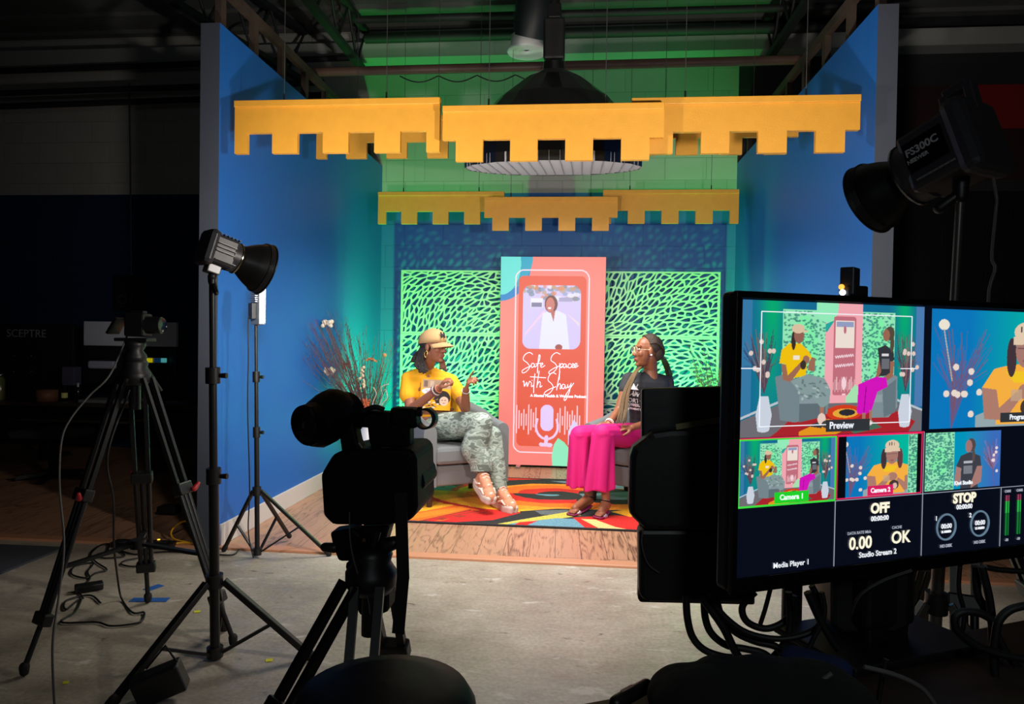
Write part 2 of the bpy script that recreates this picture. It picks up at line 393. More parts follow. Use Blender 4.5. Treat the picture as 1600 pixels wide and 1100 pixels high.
def block_mat(name, low, high, split, inner):
    m = bpy.data.materials.new(name); m.use_nodes = True; nt = m.node_tree; b = nt.nodes['Principled BSDF']
    tc = nt.nodes.new('ShaderNodeTexCoord'); sp = nt.nodes.new('ShaderNodeSeparateXYZ'); nt.links.new(tc.outputs['Object'], sp.inputs[0])
    cb = nt.nodes.new('ShaderNodeCombineXYZ'); nt.links.new(sp.outputs['X'], cb.inputs[0]); nt.links.new(sp.outputs['Z'], cb.inputs[1])
    br = nt.nodes.new('ShaderNodeTexBrick'); br.inputs['Scale'].default_value = 1; br.inputs['Brick Width'].default_value = .41; br.inputs['Row Height'].default_value = .222
    br.inputs['Mortar Size'].default_value = .004; br.inputs['Mortar Smooth'].default_value = .3
    br.inputs['Color1'].default_value = (1, 1, 1, 1); br.inputs['Color2'].default_value = (.93, .93, .93, 1); br.inputs['Mortar'].default_value = (.8, .8, .8, 1)
    nt.links.new(cb.outputs[0], br.inputs['Vector'])
    gt = nt.nodes.new('ShaderNodeMath'); gt.operation = 'GREATER_THAN'; gt.inputs[1].default_value = split; nt.links.new(sp.outputs['Z'], gt.inputs[0])
    mx = nt.nodes.new('ShaderNodeMix'); mx.data_type = 'RGBA'; mx.inputs[6].default_value = (*lin(low), 1); mx.inputs[7].default_value = (*lin(high), 1)
    nt.links.new(gt.outputs[0], mx.inputs[0])
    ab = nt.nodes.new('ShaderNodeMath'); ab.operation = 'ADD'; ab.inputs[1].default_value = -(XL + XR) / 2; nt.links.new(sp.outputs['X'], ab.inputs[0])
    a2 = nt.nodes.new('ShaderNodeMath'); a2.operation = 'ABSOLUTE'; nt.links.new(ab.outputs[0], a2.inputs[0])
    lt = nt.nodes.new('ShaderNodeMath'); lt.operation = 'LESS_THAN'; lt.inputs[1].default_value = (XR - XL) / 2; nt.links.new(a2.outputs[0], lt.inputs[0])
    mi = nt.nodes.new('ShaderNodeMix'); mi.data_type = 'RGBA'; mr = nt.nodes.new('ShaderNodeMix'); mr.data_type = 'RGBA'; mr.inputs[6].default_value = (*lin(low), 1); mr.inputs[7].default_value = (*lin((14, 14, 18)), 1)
    rg_ = nt.nodes.new('ShaderNodeMath'); rg_.operation = 'GREATER_THAN'; rg_.inputs[1].default_value = XR; nt.links.new(sp.outputs['X'], rg_.inputs[0]); nt.links.new(rg_.outputs[0], mr.inputs[0]); nt.links.new(mr.outputs[2], mi.inputs[6])  # right of the set the wall is darkened, shade put into its colour
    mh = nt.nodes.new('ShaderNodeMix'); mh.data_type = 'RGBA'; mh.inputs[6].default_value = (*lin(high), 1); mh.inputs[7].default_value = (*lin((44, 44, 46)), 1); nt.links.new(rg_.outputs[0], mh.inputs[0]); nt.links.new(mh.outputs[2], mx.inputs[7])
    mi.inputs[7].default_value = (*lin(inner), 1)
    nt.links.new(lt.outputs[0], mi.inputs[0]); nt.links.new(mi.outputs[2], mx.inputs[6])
    m2 = nt.nodes.new('ShaderNodeMix'); m2.data_type = 'RGBA'; m2.blend_type = 'MULTIPLY'; m2.inputs[0].default_value = 1
    nt.links.new(mx.outputs[2], m2.inputs[6]); nt.links.new(br.outputs['Color'], m2.inputs[7]); nt.links.new(m2.outputs[2], b.inputs['Base Color'])
    b.inputs['Roughness'].default_value = .45
    iv = nt.nodes.new('ShaderNodeMath'); iv.operation = 'SUBTRACT'; iv.inputs[0].default_value = 1; nt.links.new(br.outputs['Fac'], iv.inputs[1])
    bp = nt.nodes.new('ShaderNodeBump'); bp.inputs['Strength'].default_value = .6; bp.inputs['Distance'].default_value = .006
    nt.links.new(iv.outputs[0], bp.inputs['Height']); nt.links.new(bp.outputs[0], b.inputs['Normal'])
    return m
BLUE = mat('blue_wall_paint', (26, 100, 186), .5, bump=.06, bscale=90)
GREY_EDGE = mat('grey_blue_flat_edge', (64, 70, 82), .7, var=.06, vscale=3)
WHITE_TRIM = mat('white_trim_paint', (205, 200, 196), .5)
YW = 4.02
MB().box((-1, 3.5, -.05), (13, 12, .1)).build('floor', concrete_mat()).__setitem__('kind', 'structure')
WOODM = wood_mat('oak_laminate', (92, 60, 44), (184, 138, 108))
struct(MB().box((-1, (YW + YB) / 2, .003), (13, YB - YW, .018)).build('floor_laminate', WOODM))
struct(MB().box((-1, YW - .035, .0035), (13, .085, .021)).build('trim_1', mat('tan_transition_strip', (196, 138, 104), .45), bev=.006))
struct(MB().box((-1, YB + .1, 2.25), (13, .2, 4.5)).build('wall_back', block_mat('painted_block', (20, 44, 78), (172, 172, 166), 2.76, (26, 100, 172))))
# dark wall far left and right of the set
struct(MB().box((-7.4, 3.5, 2.25), (.2, 12, 4.5)).build('wall_left', mat('navy_room_wall', (30, 36, 52), .7)))
struct(MB().box((5.6, 3.5, 2.25), (.2, 12, 4.5)).build('wall_right', mat('black_room_wall', (16, 16, 18), .8)))
# corrugated deck ceiling
c = MB(); y = -2.4; k = 0
while y < YB:
    z = 4.45 if k % 2 == 0 else 4.49
    c.box((-1, y + .1, z + .05), (13, .2, .1)); y += .2; k += 1
struct(c.build('ceiling', mat('ceiling_deck_paint', (96, 98, 96), .6), recalc=False))
struct(MB().box((-1, YB - .10, 4.17), (13, .22, .16)).build('trim_2', mat('bond_beam_paint', (150, 152, 150), .5)))
# red soffit light right of the set, coloured as bright and dim wall bands
struct(MB().box((4.4, YB - .02, 3.56), (1.44, .04, .42)).build('red_light_band', mat('painted_red_light', (120, 6, 8), .6)))
struct(MB().box((3.9, YB - .008, 3.32), (2.4, .02, .90)).build('dim_red_light_band', mat('painted_dim_red_light', (40, 5, 8), .7)))
# side walls of the set, each a drywall flat with grey end
for sx, x0, x1, nm, bn in ((-1, XL - .115, XL, 'wall_set_left', 'baseboard_left'), (1, XR, XR + .105, 'wall_set_right', 'baseboard_right')):
    w = MB().box(((x0 + x1) / 2, (YF + YB) / 2, HW / 2), (abs(x1 - x0), YB - YF, HW)).build(nm, BLUE)
    w.data.materials.append(GREY_EDGE)
    for p in w.data.polygons:
        if p.normal.y < -.9 or p.normal.x * sx > .9: p.material_index = 1
    struct(w)
    bx = x1 + .007 if sx < 0 else x0 - .007
    struct(MB().box((bx, (YF + YB) / 2 + .02, .075), (.014, YB - YF - .04, .13)).build(bn, WHITE_TRIM, bev=.004))
struct(MB().box(((XL + XR) / 2, YB - .008, .075), (XR - XL - .03, .014, .13)).build('baseboard_back', WHITE_TRIM, bev=.004))
# worn grey mat in front of the laminate at the far left
tag(MB().box((-4.2, 3.55, .006), (2.5, .55, .012)).build('floor_mat', mat('charcoal_carpet_mat', (62, 66, 74), .95, bump=.4, bscale=200)), 'charcoal grey floor mat on the concrete at the far left', 'mat')

# wooden bracing rails above each set wall
RAILW = mat('rough_lumber', (62, 48, 40), .8, var=.25, vscale=8)
for sx, X, lab in ((-1, XL - .06, 'wooden bracing rail with uprights on top of the left blue wall'), (1, XR + .06, 'wooden bracing rail with orange stain on top of the right blue wall')):
    t = thing('bracing_rail', lab, 'bracing', (X, YF, HW))
    MB().box((X, (YF + YB) / 2, HW + .27), (.04, YB - YF - .2, .06)).build('top_rail', RAILW, t)
    for i in range(8):
        y = YF + .12 + i * .43
        MB().box((X, y, HW + .12), (.038, .06, .24)).build('upright', RAILW, t)
# roof structure
DARKS = mat('painted_dark_steel', (38, 40, 42), .6, .2)
def truss(name, p0, p1, depth, label, n=14, r=.022):
    p0, p1 = Vector(p0), Vector(p1); t = thing(name, label, 'joist', p0)
    MB().bar(p0, p1, .07, .05).build('top_chord', DARKS, t)
    q0, q1 = p0 - Vector((0, 0, depth)), p1 - Vector((0, 0, depth))
    MB().bar(q0, q1, .07, .05).build('bottom_chord', DARKS, t)
    m = MB()
    for i in range(n):
        a = p0.lerp(p1, i / n); b = q0.lerp(q1, (i + .5) / n); c2 = p0.lerp(p1, (i + 1) / n)
        m.tube([a, b], r * .6, 6); m.tube([b, c2], r * .6, 6)
    tag(m.build('web', DARKS, t), kind='stuff'); return t
truss('roof_joist', (-2.25, -.5, 4.40), (-2.25, 7.18, 4.40), .42, 'dark open-web roof joist running above the left blue wall')
truss('roof_joist', (1.75, -.5, 4.40), (1.75, 7.18, 4.40), .42, 'dark open-web roof joist running above the right blue wall')
truss('roof_joist', (-4.3, .5, 4.40), (-2.9, 7.18, 4.40), .5, 'dark open-web roof joist over the far left corner of the room', 12)
def pipe(pts, r, label, m=None, nm='ceiling_pipe'):
    o = MB().tube(pts, r, 10).build(nm, m or DARKS); return tag(o, label, 'pipe')
pipe([(-6.9, 7.0, 3.99), (XL - .2, 7.0, 4.06)], .03, 'dark ceiling pipe, highest of three above the dim left wall')
pipe([(-6.9, 6.95, 3.74), (-2.6, 6.95, 3.80)], .03, 'dark ceiling pipe, middle one of three above the dim left wall')
pipe([(-6.9, 6.9, 3.58), (-2.6, 6.9, 3.66)], .03, 'dark ceiling pipe, lowest of three above the dim left wall')
pipe([at(483, 113, Y=5.6), at(1262, 93, Y=5.6)], .035, 'long brown pipe spanning above the set between the two blue walls', mat('brown_pipe', (88, 66, 56), .5))
pipe([(XL - .1, 6.98, 4.24), (XR + 1.2, 6.98, 4.24)], .05, 'thick dark pipe under the green lit roof deck')
pipe([(XL - .1, 6.7, 4.30), (XR + 1.2, 6.7, 4.30)], .035, 'thin dark pipe just in front of the thick one under the roof')
# cable looped round the long brown pipe
lp = []
for i in range(60):
    u = i / 59; px = 625 + u * 230; p = at(px, 109 - u * 3, Y=5.56); lp.append(p + Vector((0, .0, -.05 - .05 * abs(math.sin(u * 12)))))
tag(MB().tube(lp, .005, 6).build('hanging_cable', CABLE), 'thin black cable drooping in loops below the long brown pipe', 'cable')
# air duct and round diffuser
d = thing('air_duct', 'black air duct dropping from the ceiling beside the softbox arm', 'duct', at(835, 0, Y=6.2))
MB().tube([at(838, -40, Y=6.2), at(835, 20, Y=6.2), at(828, 58, Y=6.28)], [.17, .17, .15], 20).build('duct_body', mat('duct_black', (34, 40, 42), .5), d)
vm = at(823, 82, Y=6.3)
MB().lathe([(.02, .02), (.06, .0), (.08, .025), (.105, .0), (.12, .025), (.165, -.005), (.175, .01), (.14, .06), (.14, .14)], Matrix.Translation(vm), 32).build('round_diffuser', mat('white_diffuser', (245, 245, 240), .4), d, solid=.004)

# ------------------------------------------------------------------ yellow notched boards hung over the set
YEL = mat('mustard_paint', (222, 158, 52), .5, var=.04, vscale=14, bump=.1, bscale=120)
WIRE = mat('hanger_wire', (120, 122, 120), .4, .8)
PIT = .2935
def fascia(x0, Y, ztop, label, grp, wires=(.25, .75), shifted=False, S=1.0):
    t = thing('notched_board', label, 'hanging board', (x0, Y, ztop), group=grp)
    p = PIT * S; h = .295 * S; nt = .18 * S; q = p / 4
    pts = [(0, 0), (4 * p, 0), (4 * p, -h)]
    x = 4 * p
    seq = [(4 * p - q, -h), (4 * p - q, -nt)]
    for k in (3, 2, 1): seq += [(k * p + q, -nt), (k * p + q, -h), (k * p - q, -h), (k * p - q, -nt)]
    seq += [(q, -nt), (q, -h), (0, -h)]
    if shifted:
        seq = [(4 * p, -nt)]
        for k in (3, 2, 1, 0): seq += [(k * p + 3 * q, -nt), (k * p + 3 * q, -h), (k * p + q, -h), (k * p + q, -nt)]
        seq += [(0, -nt)]; pts = [(0, 0), (4 * p, 0)]
    pts += seq
    M = Matrix.Translation((x0, Y, ztop)) @ Matrix(((1, 0, 0, 0), (0, 0, 1, 0), (0, 1, 0, 0), (0, 0, 0, 1)))
    MB().prism(pts, M, .03).build('board', YEL, t)
    MB().prism([(0, 0), (4 * p, 0), (4 * p, -.036 * S), (0, -.036 * S)], M @ Matrix.Translation((0, 0, -.012)), .012).build('top_lip', YEL, t, bev=.003)
    for u in wires:
        a = M @ Vector((4 * p * u, 0, .015))
        w = MB().tube([a, (a.x, a.y, 4.44)], .0022, 5).build('hanging_wire', WIRE, t)
        MB().cyl(a, a + Vector((0, 0, .04)), .005, n=8).build('wire_clamp', BLACKM, w)
    return t
G1 = 'yellow notched boards in the front row'; G2 = 'yellow notched boards in the middle row'; G3 = 'yellow notched boards in the back row'
a = at(367, 158, Y=3.86); fascia(a.x, 3.86, a.z, 'yellow notched board in the front row beside the left blue wall', G1, (.24, .74))
a = at(692, 166, Y=3.79); fascia(a.x, 3.79, a.z, 'yellow notched board in the front row before the black softbox', G1, (.21, .74), True)
a = at(1345, 148, Y=3.86); fascia(a.x - 4 * PIT, 3.86, a.z, 'yellow notched board in the front row beside the right blue wall', G1, (.24, .77), True)
a = at(494, 248, Y=4.95); fascia(a.x, 4.95, a.z + .295, 'yellow notched board in the middle row glimpsed through left front notches', G2)
a = at(745, 252, Y=4.0); 
a = at(1247, 240, Y=4.95); fascia(a.x - 4 * PIT, 4.95, a.z + .295, 'yellow notched board in the middle row glimpsed through right front notches', G2, shifted=True)
a = at(591, 300, Y=6.45); fascia(a.x, 6.45, a.z, 'yellow green notched board in the back row at its left end', G3, (.2, .8))
a = at(757, 308, Y=6.28); fascia(a.x, 6.28, a.z, 'yellow orange notched board in the middle of the back row', G3, (.2, .8), True)
a = at(1155, 296, Y=6.36); fascia(a.x - 4 * PIT, 6.36, a.z, 'yellow green notched board in the back row at its right end', G3, (.2, .8))

# ------------------------------------------------------------------ octagonal softbox on its arm
sb = thing('octagonal_softbox', 'large black octagonal softbox with a fabric grid hanging over the set', 'softbox', SOFT)
tilt = Matrix.Translation(SOFT) @ Matrix.Rotation(.15, 4, 'X')
def oct_prof(prof, m, M, n=16):
    vs = []; fs = []
    for (r, z) in prof:
        for j in range(n): g = 2 * PI * (j + .5) / n; vs.append((r * math.cos(g), r * math.sin(g), z))
    for i in range(len(prof) - 1):
        for j in range(n): k = (j + 1) % n; fs.append((i * n + j, i * n + k, (i + 1) * n + k, (i + 1) * n + j))
    m.add(vs, fs, False, M); return m
SHELL = mat('softbox_shell', (12, 12, 13), .28, coat=.3)
oct_prof([(.60, -.06), (.60, 0), (.58, .10), (.49, .26), (.36, .40), (.18, .53), (.07, .58)], MB(), tilt).build('shell', SHELL, sb, solid=.004)
GRID = mat('fabric_grid', (150, 148, 152), .8)
DIF = mat('diffuser_cloth', (235, 235, 238), .9, emit=.38)
oct_prof([(.001, .05), (.585, .05)], MB(), tilt).build('diffuser', DIF, sb, solid=.002)
g = MB()
for i in range(-9, 10):
    x = i * .066; L = math.sqrt(max(0, .595 ** 2 - x * x))
    if L < .05: continue
    for ang in (0, PI / 2):
        R = Matrix.Rotation(ang, 4, 'Z'); g.add([(x, -L, -.06), (x, L, -.06), (x, L, .0), (x, -L, .0)], [(0, 1, 2, 3)], False, tilt @ R)
g.build('grid', GRID, sb, solid=.002)
top = tilt @ Vector((0, 0, .58)); up = (tilt.to_3x3() @ Vector((0, 0, 1)))
MB().cyl(top - up * .01, top + up * .05, .075, .07, 24).build('speed_ring', CHROME, sb)
la = thing('overhead_lamp', 'black lamp unit mounted on top of the octagonal softbox', 'studio lamp', top + up * .05)
MB().box(top + up * .19, (.14, .12, .26), tilt.to_3x3()).build('lamp_body', BLACK, la, bev=.015)
MB().tube([top + up * .28 + Vector((.0, 0, 0)), top + up * .5, (top.x + .02, top.y + .1, 4.44)], .035, 12).build('drop_arm', BLACKM, la)
MB().box(top + up * .36, (.09, .08, .10)).build('yoke', BLACKM, la, bev=.01)

# ------------------------------------------------------------------ pierced lattice screens
def voronoi_plate(w, h, n, seed, name, m, parent, M, t=.012, margin=.016):
    rng = np.random.RandomState(seed); gx = int(round(math.sqrt(n * 1.25 * w / h))); gy = int(math.ceil(n / gx)) ; S = []
    warp = lambda p: (p[0], p[1])
    ph = rng.rand(4) * 6
    # seeds in a sheared, stretched space; mapping back bends cells into long curved leaves
    def fwd(x, y):
        a = .55 + .55 * math.sin(x * 3.1 + ph[0]) * math.cos(y * 4.3 + ph[1]) + .35 * math.sin(y * 6 + ph[2])
        return a
    cells = []
    for i in range(gx):
        for j in range(gy):
            S.append(((i + .1 + .8 * rng.rand()) / gx * w, (j + .1 + .8 * rng.rand()) / gy * h))
    holes = []
    for i, (x, y) in enumerate(S):
        a = fwd(x, y); ca, sa = math.cos(a), math.sin(a); k = 2.5
        # local stretched metric for this cell
        A = np.array([[ca, sa], [-sa * k, ca * k]])
        poly = [(margin, margin), (w - margin, margin), (w - margin, h - margin), (margin, h - margin)]
        P = np.array([x, y])
        for j, s2 in enumerate(S):
            if j == i: continue
            Q = np.array(s2)
            if np.sum((Q - P) ** 2) > .12: continue
            mid = (P + Q) / 2; d = A @ (Q - P); nrm = A.T @ d
            out = []; L = len(poly)
            off = .0075 * np.linalg.norm(nrm)
            c0 = nrm @ mid - off
            for q in range(L):
                p1 = np.array(poly[q]); p2 = np.array(poly[(q + 1) % L]); e1 = nrm @ p1 - c0; e2 = nrm @ p2 - c0
                if e1 <= 0: out.append(tuple(p1))
                if e1 * e2 < 0: out.append(tuple(p1 + (p2 - p1) * e1 / (e1 - e2)))
            poly = out
            if len(poly) < 3: break
        if len(poly) < 3: continue
        pa = np.array(poly); ar = .5 * abs(np.dot(pa[:, 0], np.roll(pa[:, 1], 1)) - np.dot(pa[:, 1], np.roll(pa[:, 0], 1)))
        if ar < .00035: continue
        for _ in range(2):   # round the corners
            q = []; L = len(poly)
            for z in range(L):
                p1 = np.array(poly[z]); p2 = np.array(poly[(z + 1) % L]); q += [tuple(p1 * .78 + p2 * .22), tuple(p1 * .22 + p2 * .78)]
            poly = q
        holes.append(poly)
    # keep holes from touching: test against already kept ones by sampled overlap
    cu = bpy.data.curves.new('tmp', 'CURVE'); cu.dimensions = '2D'; cu.fill_mode = 'BOTH'; cu.extrude = t / 2
    for poly in [[(0, 0), (w, 0), (w, h), (0, h)]] + holes:
        sp = cu.splines.new('POLY'); sp.points.add(len(poly) - 1); sp.use_cyclic_u = True
        for k2, p in enumerate(poly): sp.points[k2].co = (p[0], p[1], 0, 1)
    tmp = bpy.data.objects.new('tmp', cu); COL.objects.link(tmp)
    dg = bpy.context.evaluated_depsgraph_get(); dg.update()
    me = bpy.data.meshes.new_from_object(tmp.evaluated_get(dg)); bpy.data.objects.remove(tmp); bpy.data.curves.remove(cu)
    me.name = name; me.transform(M); me.transform(Matrix.Translation(-rootloc(parent))); me.materials.clear(); me.materials.append(m)
    o = bpy.data.objects.new(name, me); COL.objects.link(o); o.parent = parent
    return o
LAT = mat('white_lattice_paint', (176, 188, 170), .5)
Mxz = lambda x, y, z: Matrix.Translation((x, y, z)) @ Matrix(((1, 0, 0, 0), (0, 0, -1, 0), (0, 1, 0, 0), (0, 0, 0, 1)))
YS = 7.03
lx = at(627, 421, Y=YS).x; rx = at(1126, 426, Y=YS).x
for x0, lab, sd in ((lx, 'tall pierced white lattice screen left of the pink display, lit green', 3), (rx - 1.24, 'tall pierced white lattice screen right of the pink display, lit green', 11)):
    t = thing('lattice_screen', lab, 'screen', (x0, YS, .02))
    for k in range(3):
        voronoi_plate(1.24, .635, 190, sd + k, 'lattice_panel', LAT, t, Mxz(x0, YS + .006, .025 + k * .638))
    f = MB()
    for xx in (x0 + .012, x0 + 1.228): f.box((xx, YS + .02, .97), (.02, .02, 1.9))
    f.build('frame', LAT, t)

# ------------------------------------------------------------------ LED display
YP = 6.88
p0 = at(783, 401, Y=YP); p1 = at(947, 404, Y=YP); PW = p1.x - p0.x; PH = p0.z - .035
pd = thing('led_display', 'tall pink LED display with white script lettering between the lattice screens', 'display', (p0.x, YP, .01))
MB().box((p0.x + PW / 2, YP + .035, .03 + PH / 2), (PW + .006, .06, PH + .006)).build('cabinet', BLACK, pd)
for xx in (.2, .8): MB().box((p0.x + PW * xx, YP + .0, .02), (.045, .2, .03)).build('foot', CHROME, pd, bev=.004)
C = Canvas(260, 520, (250, 132, 122)); A = PH / PW
X = lambda x: (x - 40) / 515.; Yv = lambda y: (y - 36) / 1030.
C.ellipse(X(42), Yv(60), .29, .29 / A * 1.3, (0, 130, 200)); C.ellipse(X(60), Yv(30), .27, .21 / A * 1.6, (30, 165, 195)); C.ellipse(X(42), Yv(70), .19, .15, (105, 225, 215))
C.rrect(X(130), Yv(130), X(462), Yv(972), .05, (232, 88, 62), A)
C.rrect(X(112), Yv(98), X(478), Yv(1006), .09, (255, 225, 235), A, ring=.011)
C.rrect(X(152), Yv(175), X(436), Yv(490), .08, (214, 200, 246), A)
inner = C.a.copy()
mk = np.abs(C.a - np.array(lin((214, 200, 246)))).sum(-1) < 1e-6
rng = np.random.RandomState(4)
for _ in range(60):
    cx = X(155 + rng.rand() * 280); cy = Yv(180 + rng.rand() ** 1.5 * 65); C.ellipse(cx, cy, .012 + .03 * rng.rand(), .01, [(150, 165, 200), (190, 160, 120), (120, 140, 160), (225, 140, 90), (235, 235, 250)][rng.randint(5)], .8)
C.rect(X(190), Yv(240), X(250), Yv(285), (235, 235, 250)); C.rect(X(195), Yv(262), X(245), Yv(284), (130, 125, 160))
C.rect(X(330), Yv(235), X(395), Yv(255), (170, 165, 200)); C.poly([(X(255), Yv(300)), (X(165), Yv(410)), (X(160), Yv(430)), (X(262), Yv(310))], (240, 205, 235))
C.poly([(X(365), Yv(310)), (X(430), Yv(360)), (X(430), Yv(375))], (240, 215, 225))
C.poly([(X(250), Yv(315)), (X(285), Yv(300)), (X(325), Yv(300)), (X(365), Yv(320)), (X(385), Yv(490)), (X(235), Yv(490))], (232, 232, 255))
C.ellipse(X(291), Yv(268), .062, .042, (110, 62, 52)); C.ellipse(X(287), Yv(272), .042, .035, (205, 120, 110)); C.ellipse(X(284), Yv(288), .016, .005, (255, 240, 240))
C.poly([(X(287), Yv(300)), (X(312), Yv(300)), (X(304), Yv(355))], (190, 105, 95))
C.ellipse(X(332), Yv(480), .035, .014, (165, 80, 70))
C.a[~mk] = inner[~mk]
C.ellipse(X(280), Yv(828), .062, .058, (232, 205, 250))
C.rrect(X(248), Yv(765), X(312), Yv(895), .06, (232, 205, 250), A)
for k in range(28):
    xx = 118 + k * 11.9
    if 236 < xx < 326: continue
    hh = [22, 70, 45, 30, 50, 28, 74, 52, 36, 60][k % 10] * (1 if k < 27 else .5)
    C.line([(X(xx), Yv(842 - hh)), (X(xx), Yv(842 + hh * .95))], .005, (255, 205, 215), A)
arc = [(X(280) + .105 * math.cos(a), Yv(872) + .105 / A * 1.15 * math.sin(a)) for a in np.linspace(-.3, PI + .3, 24)]
C.line([(X(328), Yv(838))] + arc + [(X(232), Yv(838))], .011, (240, 205, 240), A)
C.line([(X(278), Yv(925)), (X(277), Yv(955))], .018, (240, 205, 240), A); C.line([(X(252), Yv(962)), (X(300), Yv(964))], .018, (240, 205, 240), A)
def leaf(x0, y0, x1, y1, w, c):
    pts = []
    for i in range(25):
        t = i / 24 * 2
        s_ = t if t <= 1 else 2 - t; wd = w * math.sin(PI * s_ ** .8) * (1 if t <= 1 else -1)
        pts.append((X(x0 + (x1 - x0) * s_ + wd), Yv(y0 + (y1 - y0) * s_ + wd * .2)))
    C.poly(pts, c)
C.poly([(X(a_), Yv(b_)) for a_, b_ in ((412, 835), (430, 858), (452, 885), (500, 930), (520, 1000), (385, 960), (386, 890))], (225, 212, 248))
C.poly([(X(a_), Yv(b_)) for a_, b_ in ((336, 928), (366, 948), (398, 985), (430, 1010), (500, 1020), (540, 1090), (312, 1090), (306, 1020), (316, 960))], (146, 236, 192))
MP = frame((p0.x, YP - .002, .035), (1, 0, 0), (0, 0, 1))
C.grid('display_face', attr_mat('led_face', .4, emit=1.0), MP, PW, PH, pd)
WL = mat('led_white', (250, 222, 240), .5, emit=1.0)
def pp(x, y): return MP @ Vector((X(x) * PW, (1 - Yv(y)) * PH, .003))
strokes = [
 [(205,518),(188,508),(166,520),(158,543),(178,560),(190,580),(175,602),(158,610),(153,600),(172,586),(200,574)],
 [(214,566),(204,561),(197,572),(203,583),(213,573),(214,565),(215,580),(224,574)],
 [(224,574),(237,548),(241,524),(236,520),(232,545),(230,590),(229,610)], [(220,564),(246,560)],
 [(244,573),(255,565),(252,559),(244,566),(246,579),(256,578),(266,570)],
 [(340,515),(320,507),(300,522),(295,545),(315,560),(325,580),(308,603),(290,612),(286,602),(310,584),(337,572)],
 [(338,558),(338,600),(337,640)], [(338,576),(347,560),(355,566),(349,579),(339,579),(357,574)],
 [(371,565),(361,561),(355,572),(362,581),(371,567),(372,579),(380,573)],
 [(394,563),(385,560),(379,572),(386,581),(398,573)], [(398,573),(408,565),(403,559),(397,568),(400,579),(410,576)],
 [(412,573),(423,563),(418,557),(411,567),(414,579),(430,568)],
 [(158,655),(163,650),(166,677),(177,655),(180,677),(191,651),(198,657)], [(201,657),(201,677),(210,670)], [(203,644),(204,647)],
 [(217,612),(213,660),(212,708)], [(193,628),(272,632)], [(238,598),(230,655),(227,682)], [(228,670),(239,651),(245,660),(243,679),(254,671)],
 [(322,613),(303,606),(286,624),(283,645),(300,661),(308,681),(292,706),(270,716),(266,705),(290,688),(322,674)],
 [(340,598),(331,650),(325,692)], [(326,680),(338,659),(345,668),(342,685),(352,678)],
 [(367,667),(357,661),(350,673),(358,685),(367,669),(369,683),(377,675)], [(379,662),(381,679),(394,662)], [(396,655),(387,700),(372,736),(363,740),(368,718),(409,654)]]
sm = MB()
for st in strokes: sm.tube(smooth_path([pp(x, y) for x, y in st], 5), .0036, 5)
sm.build('script_lettering', WL, pd, recalc=False)
text_mesh('A Mental Health & Wellness Podcast', .036, frame(pp(196, 721), (1, 0, 0), (0, 0, 1)), WL, 'small_lettering', pd, bold=.0012)
# ------------------------------------------------------------------ rug
RX0, RX1, RY0, RY1 = -1.68, 1.22, 4.66, 6.30
RC = Canvas(560, 320, (150, 26, 24))
def fl(px, py): p = at(px, py, z=.02); return ((p.x - RX0) / (RX1 - RX0), 1 - (p.y - RY0) / (RY1 - RY0))
wx = RX0 + RC.x * (RX1 - RX0); wy = RY0 + (1 - RC.y) * (RY1 - RY0)
RED, ORG, YLW, BLK, BGR, YGR, CRM, DRD = (205, 28, 20), (240, 104, 14), (250, 172, 24), (32, 32, 34), (96, 142, 160), (186, 178, 74), (246, 190, 120), (130, 18, 24)
nz = np.sin(wx * 23 + wy * 9) * .012 + np.sin(wx * 51 - wy * 33) * .006
# right swirl
c1 = at(866, 773, z=.02)
def swirl(cx, cy, s, rings, tw, al=1, lim=None, ax=1.35):
    dx, dy = (wx - cx) / ax, wy - cy; r = np.sqrt(dx ** 2 + dy ** 2); th = np.arctan2(dy, dx)
    r = r / s + nz + tw * ((th / (2 * PI) + .5))
    for lo, hi, c in rings:
        m = (r >= lo) & (r < hi)
        if lim is not None: m &= lim
        RC.fill(m, c, al)
RP = lambda pts, c, al=1: RC.poly([fl(*p) for p in pts], c, al)
# broad left sweep
RC.fill(RC.x >= 0, DRD)
RP([(540, 812), (600, 800), (690, 785), (740, 765), (790, 745), (900, 745), (900, 800), (820, 812), (740, 822), (600, 828)], BLK)
RP([(560, 806), (640, 795), (690, 780), (730, 765), (752, 745), (900, 745), (870, 790), (812, 802), (770, 813), (700, 817), (600, 818), (540, 820)], RED)
RP([(560, 800), (640, 793), (700, 776), (735, 762), (790, 764), (770, 785), (745, 800), (690, 814), (600, 816), (540, 816)], ORG)
RP([(600, 797), (680, 784), (735, 764), (760, 770), (730, 786), (660, 799), (600, 806)], YLW)
RP([(640, 804), (720, 792), (748, 782), (745, 792), (700, 802), (640, 812)], (246, 128, 18))
for i in range(6): RP([(650 + i * 14, 815 - i * 2), (735 + i * 6, 796 + i), (738 + i * 6, 798 + i), (662 + i * 14, 817 - i * 2)], RED if i % 2 else (150, 40, 20))
# left swirl under the chair
c2 = at(690, 768, z=.02)
swirl(c2.x - .22, c2.y + .1, .40, [(0, .12, BGR), (.12, .75, (84, 112, 118)), (.75, .95, BLK), (.95, 1.18, RED)], .25)
RP([(560, 795), (600, 790), (660, 793), (660, 796), (600, 797), (560, 800)], CRM)
